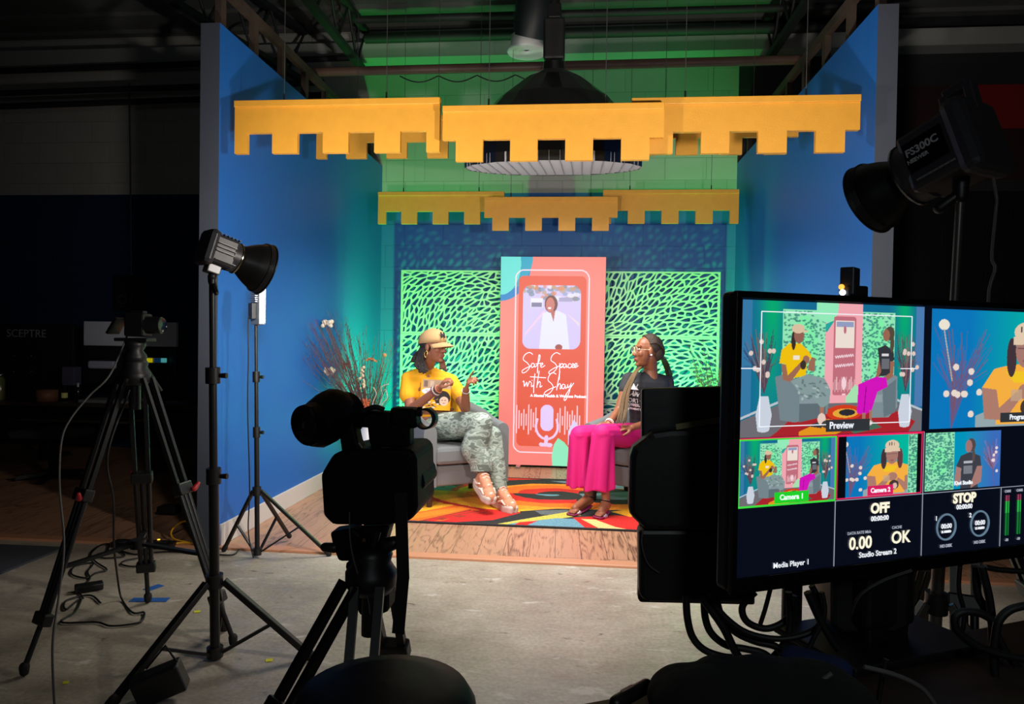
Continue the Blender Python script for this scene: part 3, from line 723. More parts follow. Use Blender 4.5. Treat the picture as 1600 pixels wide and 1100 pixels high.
# right swirl
swirl(c1.x, c1.y, .52, [(0, .18, BGR), (.18, .44, BLK), (.44, .66, RED), (.66, .9, ORG), (.9, 1.12, (246, 140, 20)), (1.12, 1.28, YLW), (1.28, 1.36, RED)], .28, ax=1.5, lim=(wy > at(800, 801, z=.02).y))
RP([(905, 768), (960, 764), (1100, 772), (1100, 790), (960, 788), (900, 783)], BLK)
RP([(905, 772), (1000, 768), (1100, 776), (1100, 781), (960, 781), (915, 779)], (120, 140, 150))
RP([(790, 751), (870, 748), (960, 750), (1100, 757), (1100, 765), (960, 764), (900, 757), (830, 756), (785, 760)], BLK)
RP([(860, 752), (960, 752), (1060, 760), (1000, 764), (930, 764), (890, 756)], (110, 134, 148))
# lower right fan
RP([(812, 799), (870, 795), (905, 796), (1100, 800), (1100, 850), (700, 850), (760, 820), (815, 812)], BLK)
RP([(835, 798), (885, 797), (905, 800), (870, 806), (845, 804)], (88, 94, 96))
RP([(700, 832), (760, 822), (815, 812), (900, 798), (908, 806), (850, 814), (800, 822), (760, 832)], YGR)
RP([(720, 836), (800, 818), (870, 810), (930, 812), (985, 838), (720, 845)], BGR)
RP([(790, 829), (850, 822), (905, 830), (880, 836), (800, 836)], (150, 190, 200))
RP([(775, 834), (812, 816), (840, 814), (812, 826), (795, 834)], RED)
RP([(585, 823), (720, 822), (790, 828), (780, 838), (585, 828)], BGR)
RP([(895, 809), (960, 805), (1030, 812), (1100, 824), (1100, 850), (960, 842), (925, 834)], RED)
RP([(908, 811), (930, 812), (962, 824), (1010, 833), (1060, 838), (1060, 844), (1000, 842), (955, 836)], CRM)
RP([(985, 806), (1030, 796), (1100, 800), (1100, 822), (1040, 814)], (84, 120, 146))
RP([(955, 800), (1010, 792), (1030, 796), (985, 808)], YLW)
RC.fill((wx < RX0 + .03) | (wx > RX1 - .03) | (wy < RY0 + .03) | (wy > RY1 - .03), BLK)
rng = np.random.RandomState(2); RC.a *= (1 + .12 * rng.randn(*RC.a.shape[:2], 1)).clip(.6, 1.4)
rug = thing('area_rug', 'multicoloured swirl patterned area rug under the two chairs', 'rug', ((RX0 + RX1) / 2, (RY0 + RY1) / 2, .012))
MB().box(((RX0 + RX1) / 2, (RY0 + RY1) / 2, .0165), (RX1 - RX0, RY1 - RY0, .009)).build('backing', mat('rug_backing', (30, 30, 32), .95), rug)
RC.grid('pile', attr_mat('rug_pile', .95, noise=.22, nscale=160, bump=.5), Matrix.Translation((RX0, RY0, .0215)), RX1 - RX0, RY1 - RY0, rug)

# ------------------------------------------------------------------ tub chairs
GRYF = mat('grey_upholstery', (112, 116, 118), .85, bump=.12, bscale=260, var=.05, vscale=5)
LEGW = mat('dark_wood_leg', (52, 34, 28), .5)
def tub_chair(c, rz, label):
    t = thing('tub_chair', label, 'chair', (c[0], c[1], .0215), rz)
    # shell outline seen from above (x right, y back), swept up to a sloping rim
    wo, wi, d0, d1 = .34, .245, -.33, .33
    def outline(off, n=22):
        pts = []; w = wo - off; r = w
        pts.append((-w, d0)); pts.append((-w, -.1))
        for i in range(n + 1): a = PI - PI * i / n; pts.append((w * math.cos(a), -.02 + (d1 + .02 - off) * math.sin(a)))
        pts.append((w, -.1)); pts.append((w, d0)); return pts
    O = outline(0); I = outline(.10); m = MB(); n = len(O)
    rim = lambda y: .60 + .15 * max(0, min(1, (y + .25) / .55)) ** 1.2
    vs = []; fs = []
    rows = 7
    for (ox, oy), (ix, iy) in zip(O, I):
        h = rim(oy); cx_, cy_ = (ox + ix) / 2, (oy + iy) / 2; rw = .05
        ring = [(ox, oy, .15), (ox, oy, h - rw)]
        for k in range(1, rows):
            a = PI * k / rows
            ring.append((cx_ + (ox - cx_) * math.cos(a), cy_ + (oy - cy_) * math.cos(a), h - rw + rw * math.sin(a)))
        ring += [(ix, iy, h - rw), (ix, iy, .15)]
        vs += ring
    q = len(vs) // n
    for i in range(n - 1):
        for j in range(q):
            k = (j + 1) % q; fs.append((i * q + j, (i + 1) * q + j, (i + 1) * q + k, i * q + k))
    m.add(vs, fs, True); m.add(vs[:q], [tuple(range(q))]); m.add(vs[-q:], [tuple(range(q))[::-1]])
    m.build('shell', GRYF, t, local=True, bev=.008)
    m = MB(); m.box((0, -.015, .225), (.50, .58, .15)); m.build('seat_base', GRYF, t, local=True, bev=.012)
    m = MB(); m.box((0, -.06, .375), (.495, .58, .13)); m.build('seat_cushion', GRYF, t, local=True, bev=.03)
    for sx in (-1, 1):
        for y in (-.27, .22):
            MB().cyl((sx * .27, y, 0), (sx * .27, y, .152), .02, .03, 12).build('leg', LEGW, t, local=True)
    return t
CL, CR = (-.99, 5.46), (.50, 5.58)
tub_chair(CL, .56, 'grey tub chair holding the person in the mustard shirt')
tub_chair(CR, -.60, 'grey tub chair holding the person in the black shirt')

# ------------------------------------------------------------------ people
def head_shapes(m, M, s=1.0):
    e = lambda c, r: m.ell(M @ (Vector(c) * s), [v * s for v in r], M.to_3x3())
    e((-.014, 0, .036), (.098, .075, .084)); e((.030, 0, -.022), (.060, .060, .088)); e((.032, 0, -.078), (.050, .044, .036))
    e((.068, 0, -.100), (.020, .022, .018)); e((.058, .032, -.022), (.026, .026, .026)); e((.058, -.032, -.022), (.026, .026, .026))
    m.cap(M @ Vector((.080, 0, .018)) , M @ Vector((.103, 0, -.026)), .009 * s, .0135 * s)
    for y in (-.013, .013): e((.093, y, -.031), (.010, .009, .008))
    m.cap(M @ Vector((.074, -.042, .036)), M @ Vector((.084, 0, .032)), .011, .012); m.cap(M @ Vector((.074, .042, .036)), M @ Vector((.084, 0, .032)), .011, .012)
    m.cap(M @ Vector((.080, -.020, -.058)), M @ Vector((.091, 0, -.055)), .006, .008); m.cap(M @ Vector((.080, .020, -.058)), M @ Vector((.091, 0, -.055)), .006, .008)
    m.cap(M @ Vector((.079, -.018, -.070)), M @ Vector((.088, 0, -.071)), .007, .009); m.cap(M @ Vector((.079, .018, -.070)), M @ Vector((.088, 0, -.071)), .007, .009)
    for y in (-.078, .078): e((-.004, y, -.002), (.018, .010, .032)); e((.0, y * .97, -.026), (.009, .008, .010))
def face_parts(M, body, lip):
    for y in (-.030, .030):
        ev = MB().ell(M @ Vector((.074, y, .012)), (.010, .014, .0075), M.to_3x3()).build('eye', mat('eye_white', (225, 218, 210), .3), body)
        MB().ell(M @ Vector((.0815, y, .012)), (.004, .0062, .0062), M.to_3x3()).build('iris', mat('iris_brown', (30, 18, 12), .2), ev)
        MB().cap(M @ Vector((.082, y * .55, .036)), M @ Vector((.074, y * 1.55, .038)), .0035, .002).build('eyebrow', mat('brow_black', (24, 16, 12), .9), body)
    MB().chain([M @ Vector(p) for p in ((.084, -.021, -.0625), (.0965, -.006, -.059), (.0965, .006, -.059), (.084, .021, -.0625))], [.003, .0052, .0052, .003], 8) \
        .chain([M @ Vector(p) for p in ((.084, -.020, -.0650), (.0945, 0, -.0705), (.084, .020, -.0650))], [.003, .0062, .003], 8).build('lips', lip, body)
def hand(m, wrist, palm_dir, normal, curl, s=1.0, side=1, point=None):
    # palm with four bent fingers of different lengths and a side thumb
    w = Vector(wrist); d = Vector(palm_dir).normalized(); n = Vector(normal); n = (n - d * n.dot(d)).normalized(); a = d.cross(n) * side
    c = [.0] * 4
    for k, o in enumerate((-.028, -.010, .010, .027)): m.cap(w + a * o * .6 * s, w + d * .078 * s + a * o * s, .015 * s, .0125 * s, 10)
    L = [.034, .040, .038, .030]
    for k, o in enumerate((-.030, -.010, .010, .029)):
        cu = curl[k] if isinstance(curl, (list, tuple)) else curl
        p = w + d * .082 * s + a * o * s; ang = 0
        for j in range(3):
            ang += cu * (1.0 if j else .7)
            v = d * math.cos(ang) + n * math.sin(ang)
            l = L[k] * (1, .68, .52)[j] * s; q = p + v * l; m.cap(p, q, (.0092 - .0008 * j) * s, (.0088 - .0009 * j) * s, 10); p = q
    p = w + d * .022 * s - a * .022 * s; q = p + (d * .7 - a * .75 + n * .35).normalized() * .040 * s; r = q + (d * .9 - a * .1 + n * .5).normalized() * .032 * s; t = r + (d * .8 + a * .3 + n * .5).normalized() * .022 * s
    m.chain([p, q, r, t], [.0135 * s, .0108 * s, .0098 * s, .0085 * s], 10)
P = lambda x, y, Y: at(x, y, Y=Y)

# ---- person in the mustard shirt (left)
def person_left():
    skin = mat('warm_brown_skin', (148, 92, 66), .5, bump=.05, bscale=80, var=.05, vscale=20)
    root = thing('person', 'seated person in tan cap, glasses, mustard T-shirt and camouflage trousers, gesturing', 'person', (CL[0], CL[1], .02))
    hc = P(678, 542, 5.33); F = Vector((.90, -.44, -.03)).normalized(); Lf = Vector((0, 0, 1)).cross(F).normalized(); Up = F.cross(Lf)
    M = Matrix((F, Lf, Up)).transposed().to_4x4(); M.translation = hc
    nb = P(667, 578, 5.42)
    sR, sL = P(638, 592, 5.36), P(705, 596, 5.48)
    eR, eL = P(641, 641, 5.24), P(727, 637, 5.26)
    wR, wL = P(686, 607, 5.08), P(728, 609, 5.10)
    hR, hL = P(672, 668, 5.45), P(702, 668, 5.52)
    kA, kB = P(752, 662, 5.16), P(768, 682, 5.24)
    aA, aB = P(752, 746, 5.10), P(780, 774, 5.17)
    m = MB(); head_shapes(m, M)
    m.chain([hc + Vector((-.02, 0, -.05)), nb + Vector((.0, 0, .03)), nb + Vector((0, 0, -.05))], [.052, .055, .07])
    ch = (sR + sL) / 2; pv = (hR + hL) / 2
    m.chain([nb - Vector((0, 0, .03)), sR], [.06, .052]); m.chain([nb - Vector((0, 0, .03)), sL], [.06, .052])
    for k in range(5):
        q = (ch - Vector((0, 0, .06))).lerp(pv, k / 4); ax = (sL - sR).normalized()
        m.cap(q - ax * (.085 - .0 * k), q + ax * .085, .10, .10)
    m.chain([sR, eR, wR], [.050, .040, .026]); m.chain([sL, eL, wL], [.050, .040, .026])
    hand(m, wR, P(704, 584, 5.04) - wR, Vector((.3, .25, -.9)), [1.0, 1.05, 1.1, 1.15], 1.0, 1)
    hand(m, wL, P(735, 588, 5.04) - wL, Vector((.8, -.1, .2)), [.12, .95, 1.1, 1.2], 1.0, -1)
    m.chain([hR, kA], [.085, .06]); m.chain([hL, kB], [.085, .06]); m.chain([kA, aA, aA + Vector((0, 0, -.04))], [.052, .033, .033]); m.chain([kB, aB], [.052, .034])
    f1, f2 = P(756, 774, 5.0), P(792, 790, 5.05)
    m.chain([aA + Vector((0, 0, -.03)), f1], [.032, .022]); m.chain([aB + Vector((0, 0, -.03)), f2], [.032, .022])
    body = m.blob('body', skin, root, .0045, 3)
    face_parts(M, body, mat('lip_tone_dark', (138, 74, 68), .45))
    # hair: long dark twists at both sides of the neck and a bulk under the cap
    hair = mat('dark_brown_twists', (34, 24, 20), .7, bump=.6, bscale=120)
    hm = MB(); hm.ell(M @ Vector((-.035, 0, .02)), (.088, .082, .085), M.to_3x3()); hm.ell(M @ Vector((-.060, 0, -.05)), (.05, .07, .07), M.to_3x3()); hb = hm.build('hair', hair, body)
    rg = random.Random(3); tw = MB(); tw2 = MB()
    for k in range(26):
        a = rg.uniform(-.1, 1); y0 = -.07 - .006 * rg.random(); x0 = -.075 + .055 * rg.random()
        p0 = M @ Vector((x0, y0, -.01)); p1 = M @ Vector((x0 - .01, y0 - .01, -.07)); p2 = P(656 + rg.uniform(-8, 9), 570 + rg.uniform(-2, 4), 5.27); p3 = P(660 + rg.uniform(-7, 9), 581 + rg.uniform(-5, 3), 5.25)
        tw.tube(smooth_path([p0, p1, p2, p3], 5), [.009] * 15 + [.004], 7)
    for k in range(12):
        p0 = M @ Vector((-.07 + rg.uniform(-.01, .02), -.06, -.02)); p1 = P(651 + rg.uniform(-4, 3), 555, 5.33); p2 = P(645 + rg.uniform(-3, 5), 564 + rg.uniform(-4, 3), 5.32)
        tw.tube(smooth_path([p0, p1, p2], 5), [.009] * 10 + [.004], 7)
    for k in range(12):
        p0 = M @ Vector((-.02 + .03 * rg.random(), .072, -.05)); p1 = P(692 + rg.uniform(-4, 4), 569, 5.30); p2 = P(693 + rg.uniform(-6, 6), 577 + rg.uniform(-3, 3), 5.28)
        tw2.tube(smooth_path([p0, p1, p2], 5), [.008] * 10 + [.005], 7)
    tw.build('twists', hair, hb); tw2.build('twist_ends', mat('brown_curl_ends', (96, 54, 34), .7, bump=.5, bscale=120), hb)
    # cap
    tan = mat('tan_cap_cloth', (182, 146, 100), .85, bump=.15, bscale=300)
    cp = MB(); vs = []; fs = []; n = 28; rows = 9
    for i in range(rows + 1):
        a = PI / 2 * (1 - i / rows) - (.12 if i == rows else 0); r = math.cos(a)
        for j in range(n): g = 2 * PI * j / n; vs.append(M @ (Vector((-.018 + .116 * r * math.cos(g), .094 * r * math.sin(g), .040 + .098 * math.sin(a) - .012 * math.cos(g + PI) * (r)))))
    for i in range(rows):
        for j in range(n): k = (j + 1) % n; fs.append((i * n + j, i * n + k, (i + 1) * n + k, (i + 1) * n + j))
    cp.add(vs, fs, True); cap_ = cp.build('baseball_cap', tan, body, solid=.004)
    br = MB(); vs = []; fs = []; nb_ = 16
    for i in range(6):
        t = i / 5
        for j in range(nb_ + 1):
            g = -1.15 + 2.3 * j / nb_; r = 1 + t * .72 * math.cos(g * .95)
            vs.append(M @ Vector((-.018 + .114 * math.cos(g) * r, .092 * math.sin(g) * (1 + t * .05), .040 - t * .014 - .028 * math.sin(g) ** 2 - .012 * t * t)))
    for i in range(5):
        for j in range(nb_): fs.append((i * (nb_ + 1) + j, i * (nb_ + 1) + j + 1, (i + 1) * (nb_ + 1) + j + 1, (i + 1) * (nb_ + 1) + j))
    br.add(vs, fs, True); br.build('brim', tan, cap_, solid=.005)
    MB().ell(M @ Vector((-.018, 0, .138)), .006).build('button', tan, cap_)
    g0 = -.22; nn = Vector((math.cos(g0), math.sin(g0), .45)).normalized()
    Mh = M @ frame(Vector((-.018 + .109 * math.cos(g0), .089 * math.sin(g0), .088)) + nn * .010, (-math.sin(g0), math.cos(g0), 0), (-.4, 0, 1))
    text_mesh('H', .056, Mh, mat('cap_letter_black', (26, 26, 30), .8), 'letter', cap_, .003, 'CENTER', .003)
    # glasses, earring
    gm = MB(); fr = mat('copper_glasses', (150, 84, 60), .3, .7)
    for y in (-.031, .031):
        pts = [M @ Vector((.098, y + .024 * math.cos(a), .008 + .019 * math.sin(a))) for a in np.linspace(0, 2 * PI, 20)]
        gm.tube(pts, .0018, 6); gm.tube([M @ Vector((.096, y * 1.75, .014)), M @ Vector((.0, y * 2.6, .014))], .0016, 6)
    gm.tube([M @ Vector((.098, -.008, .012)), M @ Vector((.102, 0, .015)), M @ Vector((.098, .008, .012))], .0018, 6)
    gm.build('glasses', fr, body)
    MB().tube(smooth_path([M @ Vector(p) for p in ((-.002, -.088, -.028), (-.016, -.092, -.05), (-.002, -.094, -.082), (.012, -.092, -.05), (-.002, -.088, -.028))], 6), .003, 7).build('hoop_earring', mat('gold', (220, 180, 110), .25, .9), body)
    # shirt
    shm = mat('mustard_jersey', (240, 168, 16), .8, bump=.15, bscale=60)
    m = MB(); ax = (sL - sR).normalized(); nrm = Vector((ax.y, -ax.x, 0))
    tc_, tb = ch - Vector((0, 0, .055)), pv + Vector((0, 0, .03))
    for k in range(9):
        q = tc_.lerp(tb, k / 8); wd = [.105, .10, .095, .09, .088, .09, .095, .10, .105][k]
        m.cap(q - ax * wd, q + ax * wd, .098, .098)
    for q in (-.06, .06): m.ell(ch + ax * q + nrm * .045 - Vector((0, 0, .11)), (.065, .065, .065))
    m.chain([nb - Vector((0, 0, .030)), sR], [.068, .058]); m.chain([nb - Vector((0, 0, .030)), sL], [.068, .058])
    sr2 = sR.lerp(eR, .52); sl2 = sL.lerp(eL, .58)
    m.chain([sR, sr2 + Vector((-.012, 0, 0))], [.056, .066]); m.chain([sL, sl2 + Vector((.01, 0, 0))], [.056, .060])
    for p_, q_ in ((sr2, eR), (sl2, eL)): pass
    shirt = m.blob('shirt', shm, root, .007, 3)
    # collar and sleeve hems
    MB().tube(smooth_path([nb + Vector((.062 * math.cos(a), .06 * math.sin(a) - .005, -.012 - .02 * max(0, -math.sin(a)))) for a in np.linspace(0, 2 * PI, 14)], 3), .006, 7).build('collar', shm, shirt)
    # chest print
    pc = tc_.lerp(tb, .42) + nrm * .128 + Vector((0, 0, .065)) - ax * .01
    Mp = frame(pc - ax * .125 - Vector((0, 0, .11)) + nrm * .012, ax, (nrm * .0 + Vector((0, 0, 1))))
    PCV = Canvas(90, 130, (240, 168, 16))
    PCV.rect(.05, .02, .98, .30, (176, 146, 118)); PCV.rect(.09, .06, .22, .26, (120, 96, 84)); PCV.rect(.3, .06, .42, .26, (196, 170, 150)); PCV.ellipse(.75, .16, .14, .12, (120, 100, 84)); PCV.ellipse(.75, .16, .08, .07, (196, 170, 150))
    PCV.ellipse(.28, .40, .24, .10, (240, 236, 236)); PCV.rect(.14, .37, .42, .385, (150, 120, 150)); PCV.rect(.18, .41, .40, .425, (150, 120, 150))
    PCV.ellipse(.72, .60, .26, .24, (40, 34, 32)); PCV.ellipse(.78, .70, .15, .15, (226, 190, 168)); PCV.ellipse(.82, .67, .03, .012, (40, 34, 32)); PCV.ellipse(.72, .67, .03, .012, (40, 34, 32)); PCV.ellipse(.78, .77, .04, .012, (150, 70, 60))
    rr_ = np.random.RandomState(1)
    for _ in range(26): PCV.ellipse(.1 + .5 * rr_.rand(), .62 + .33 * rr_.rand(), .05, .02, [(240, 236, 230), (40, 34, 32), (150, 110, 80)][rr_.randint(3)])
    g = PCV.grid('chest_print', attr_mat('shirt_print', .8), Mp, .235, .235, shirt)
    sw = g.modifiers.new('wrap', 'SHRINKWRAP'); sw.target = shirt; sw.wrap_method = 'PROJECT'; sw.use_negative_direction = True; sw.use_positive_direction = True; sw.use_project_z = True; sw.offset = .003; sw.project_limit = .15
    # bracelets
    d_ = (wR - eR).normalized()
    for k, cc in enumerate(((196, 120, 90), (70, 60, 66), (222, 206, 190), (120, 70, 90))):
        q = wR - d_ * (.008 + .014 * k); a1 = d_.orthogonal().normalized(); b1 = d_.cross(a1); rad = .029 + .0022 * k
        bm_ = MB()
        for j in range(16):
            g_ = 2 * PI * j / 16; bm_.ell(q + (a1 * math.cos(g_) + b1 * math.sin(g_)) * rad, .0062, None, 8, 6)
        bm_.build('bracelet', mat('bead_%d' % (cc[0]), cc, .3), body)
    d2 = (wL - eL).normalized(); a1 = d2.orthogonal().normalized(); b1 = d2.cross(a1)
    MB().tube([wL - d2 * .01 + (a1 * math.cos(g_) + b1 * math.sin(g_)) * .029 for g_ in np.linspace(0, 2 * PI, 20)], .004, 7).build('wristband', mat('wristband_silver', (200, 196, 190), .3, .6), body)
    # camouflage trousers
    cm = bpy.data.materials.new('camouflage_cloth'); cm.use_nodes = True; nt = cm.node_tree; b = nt.nodes['Principled BSDF']
    tc = nt.nodes.new('ShaderNodeTexCoord'); mp = nt.nodes.new('ShaderNodeMapping'); mp.inputs['Scale'].default_value = (.9, .9, 2.0); mp.inputs['Rotation'].default_value[1] = .4; nt.links.new(tc.outputs['Object'], mp.inputs[0])
    n1 = nt.nodes.new('ShaderNodeTexNoise'); n1.inputs['Scale'].default_value = 11; n1.inputs['Detail'].default_value = 2; n1.inputs['Distortion'].default_value = .25; nt.links.new(mp.outputs[0], n1.inputs['Vector'])
    r = nt.nodes.new('ShaderNodeValToRGB'); r.color_ramp.interpolation = 'CONSTANT'; e = r.color_ramp.elements
    cols = ((0, (96, 104, 96)), (.42, (148, 160, 150)), (.5, (120, 132, 122)), (.56, (166, 176, 166)), (.64, (112, 122, 114)))
    e[0].position, e[0].color = cols[0][0], (*lin(cols[0][1]), 1); e[1].position, e[1].color = cols[-1][0], (*lin(cols[-1][1]), 1)
    for pz, cc in cols[1:-1]: kk = e.new(pz); kk.color = (*lin(cc), 1)
    nt.links.new(n1.outputs['Fac'], r.inputs[0]); nt.links.new(r.outputs[0], b.inputs['Base Color']); b.inputs['Roughness'].default_value = .9
    m = MB(); hipc = pv + Vector((0, 0, -.01))
    m.cap(hR + Vector((-.02, 0, .02)), hL + Vector((.02, 0, .02)), .115, .115); m.cap(pv - ax * .07 + Vector((0, 0, .04)), pv + ax * .07 + Vector((0, 0, .04)), .10, .10)
    m.chain([hR, hR.lerp(kA, .5), kA, P(741, 700, 5.13), kA.lerp(aA, .74)], [.115, .108, .086, .098, .082])
    m.chain([hL, hL.lerp(kB, .5), kB, kB.lerp(aB, .5), kB.lerp(aB, .93)], [.10, .092, .080, .075, .066])
    tr = m.blob('trousers', cm, root, .007, 3)
    # cuffs: a dark disc in the mouth stands in for inner shade
    def cuff(a_, b_, u, r_):
        q = a_.lerp(b_, u); d = (b_ - a_).normalized()
        MB().cyl(q, q + d * .072, r_ + .004, r_ - .0, 24).build('cuff', cm, tr); MB().cyl(q + d * .070, q + d * .0735, r_ - .006, r_ - .006, 24).build('cuff_mouth_shade', mat('cuff_shadow_cloth', (38, 42, 38), .95), tr)
    cuff(kA, aA, .70, .078)
    # trainers
    def shoe(ank, toe, roll=0, solez=None):
        d = (toe - ank); d.z *= 1
        hz = Vector((d.x, d.y, 0)).normalized()
        pitch_dir = (toe - (ank - Vector((0, 0, .085)))).normalized()
        sd = pitch_dir.cross(Vector((0, 0, 1))).normalized(); up_ = sd.cross(pitch_dir)
        heel = ank - Vector((0, 0, .075)) - pitch_dir * .055
        t = bpy.data.objects.new('shoe', None); COL.objects.link(t); t.parent = root; t.location = (0, 0, 0)
        u = MB(); L = .275
        Q = lambda x, y, z: heel + pitch_dir * x + sd * y + up_ * z
        u.chain([Q(.03, 0, .045), Q(.10, 0, .045), Q(.20, 0, .032), Q(.235, .0, .026)], [.045, .048, .049, .042])
        u.chain([Q(.04, 0, .05), Q(.055, 0, .09)], [.046, .042]); u.chain([Q(.08, 0, .095), Q(.17, 0, .06)], [.042, .040])
        up1 = u.blob('upper', mat('peach_mesh', (206, 138, 106), .7, bump=.4, bscale=150, var=.15, vscale=30), root, .005, 2)
        s_ = MB(); s_.chain([Q(.015, 0, .012), Q(.06, .0, .010), Q(.13, 0, .004), Q(.20, 0, .006), Q(.24, 0, .014)], [.040, .043, .040, .045, .034])
        # flatten bottom by squashing: use thin stacked capsules
        s2 = MB()
        for k in range(3):
            z = -.006 + k * .011
            s2.chain([Q(.012, 0, z), Q(.06, 0, z), Q(.13, 0, z), Q(.20, 0, z), Q(.245, 0, z + .006)], [.022] * 5)
            for yy in (-.030, .030): s2.chain([Q(.005, yy * .8, z), Q(.06, yy, z), Q(.13, yy * .9, z), Q(.20, yy * 1.1, z), Q(.255, yy * .6, z + .008)], [.023] * 5)
        s2.blob('sole', mat('white_foam', (206, 196, 184), .6), up1, .005, 2)
        lm = MB()
        for k in range(5):
            x = .095 + k * .022; z = .138 - k * .0135
            lm.tube([Q(x, -.028, z - .012), Q(x + .005, 0, z + .002), Q(x, .028, z - .012)], .0035, 6)
        lm.build('laces', mat('pink_laces', (238, 196, 186), .7), up1)
        ov = MB()
        for yy in (-1, 1):
            ov.chain([Q(.16, yy * .046, .045), Q(.185, 0, .094)], [.010, .009]); ov.chain([Q(.235, yy * .03, .035), Q(.245, 0, .06)], [.012, .011]); ov.chain([Q(.02, yy * .045, .05), Q(.07, yy * .047, .045), Q(.12, yy * .047, .072)], [.009, .009, .007]); ov.chain([Q(.12, yy * .047, .035), Q(.17, yy * .048, .055), Q(.21, yy * .044, .04)], [.008, .008, .007])
        ov.build('overlay', mat('cream_overlay', (226, 206, 192), .6), up1)
        bpy.data.objects.remove(t)
        up1.name = 'shoe'
    shoe(aA + Vector((0, 0, .0)), P(767, 787, 4.93)); shoe(aB + Vector((0, 0, .015)), P(809, 806, 4.955))
    return root
person_left()

# ---- person in the black shirt (right)
def person_right():
    skin = mat('deep_brown_skin', (140, 84, 56), .45, bump=.05, bscale=80, var=.05, vscale=20)
    root = thing('person', 'seated person with long braids, clear glasses, black T-shirt and hot pink trousers', 'person', (CR[0], CR[1], .02))
    hc = P(1011, 549, 5.42); F = Vector((-.965, -.25, .03)).normalized(); Lf = Vector((0, 0, 1)).cross(F).normalized(); Up = F.cross(Lf)
    M = Matrix((F, Lf, Up)).transposed().to_4x4(); M.translation = hc
    nb = P(1016, 583, 5.47)
    sR, sL = P(982, 592, 5.38), P(1043, 597, 5.55)
    eR, eL = P(967, 641, 5.28), P(1046, 652, 5.38)
    wR, wL = P(951, 662, 5.12), P(987, 668, 5.17)
    hR, hL = P(1000, 682, 5.50), P(1030, 680, 5.60)
    kA, kB = P(906, 680, 5.20), P(942, 678, 5.04)
    aA, aB = P(920, 776, 5.20), P(947, 783, 5.03)
    m = MB(); head_shapes(m, M, 1.0)
    m.chain([hc + Vector((.025, .01, -.05)), nb + Vector((0, 0, .03)), nb + Vector((0, 0, -.05))], [.052, .053, .066])
    ch = (sR + sL) / 2; pv = (hR + hL) / 2; ax = (sL - sR).normalized()
    m.chain([nb - Vector((0, 0, .035)), sR], [.05, .044]); m.chain([nb - Vector((0, 0, .035)), sL], [.05, .044])
    for k in range(5):
        q = (ch - Vector((0, 0, .06))).lerp(pv, k / 4); m.cap(q - ax * .07, q + ax * .07, .088, .088)
    m.chain([sR, eR, wR], [.042, .034, .023]); m.chain([sL, eL, wL], [.042, .036, .024])
    hand(m, wR, P(937, 668, 5.02) - wR, Vector((-.3, .1, -.9)), [.5, .55, .6, .65], .93, 1)
    hand(m, wL, P(955, 670, 5.10) - wL, Vector((.1, .3, -.9)), [.4, .45, .5, .55], .93, -1)
    m.chain([hR, kB], [.08, .055]); m.chain([hL, kA], [.08, .055]); m.chain([kA, aA], [.05, .029]); m.chain([kB, aB], [.05, .029])
    # feet in heels, toes spread flat
    tA, tB = P(893, 808, 4.99), P(934, 813, 4.935)
    for a_, t_ in ((aA, tA), (aB, tB)):
        d = (t_ - a_); d.z = 0; d.normalize(); sd = Vector((0, 0, 1)).cross(d)
        heel = a_ - d * .02 - Vector((0, 0, .035)); ball = t_ - d * .045; ball.z = .055
        m.chain([a_, heel], [.030, .027]); m.chain([a_ + d * .01 - Vector((0, 0, .01)), ball + Vector((0, 0, .012))], [.033, .026])
        m.chain([heel, ball], [.026, .026])
        for k, o in enumerate((-.030, -.015, 0, .014, .028)):
            l = (.035, .046, .05, .048, .052)[k]; p0_ = ball + sd * o * .8; m.cap(p0_, Vector((p0_.x, p0_.y, .044)) + d * l, .012, .0085, 8)
    body = m.blob('body', skin, root, .0045, 3)
    face_parts(M, body, mat('lip_tone_rose', (150, 70, 66), .35))
    hair = mat('black_braids', (62, 48, 36), .55, bump=.6, bscale=160); blond = mat('blond_braid_ends', (104, 80, 48), .6, bump=.5, bscale=160)
    hm = MB(); hm.ell(M @ Vector((-.034, 0, .046)), (.088, .081, .082), M.to_3x3()); hm.ell(M @ Vector((-.075, 0, .0)), (.055, .066, .075), M.to_3x3()); hb = hm.build('hair', hair, body)
    br = MB()
    tie = M @ Vector((-.120, 0, -.045))
    for k in range(30):     # braids swept back from the hairline to the tie
        a = -1.35 + 2.7 * k / 29
        y0 = .072 * math.sin(a); z0 = .04 + .072 * math.cos(a)
        x0 = .036 - .030 * abs(math.sin(a)) ** 2
        p0_ = Vector((x0, y0, z0 + .004)); pm = Vector((-.045, .086 * math.sin(a), .046 + .082 * math.cos(a))); pq = Vector((-.115, .055 * math.sin(a), .0 + .05 * math.cos(a)))
        br.tube([M @ v for v in smooth_path([p0_, pm, pq, Vector((-.120, .01 * math.sin(a), -.045))], 5)], .0062, 7)
    br.build('swept_braids', hair, hb)
    rg = random.Random(8); b2 = MB(); b3 = MB()
    for k in range(22):     # tail down the back
        e_ = P(1047 + rg.uniform(-3, 4), 590 + rg.uniform(-6, 12), 5.70 + rg.uniform(-.02, .03)); mid = P(1041 + rg.uniform(-5, 5), 570, 5.60 + rg.uniform(-.02, .02))
        b2.tube(smooth_path([tie + Vector((rg.uniform(-.02, .02), rg.uniform(-.02, .02), 0)), mid, e_], 6), .0065, 6)
    b2.build('tail_braids', hair, hb)
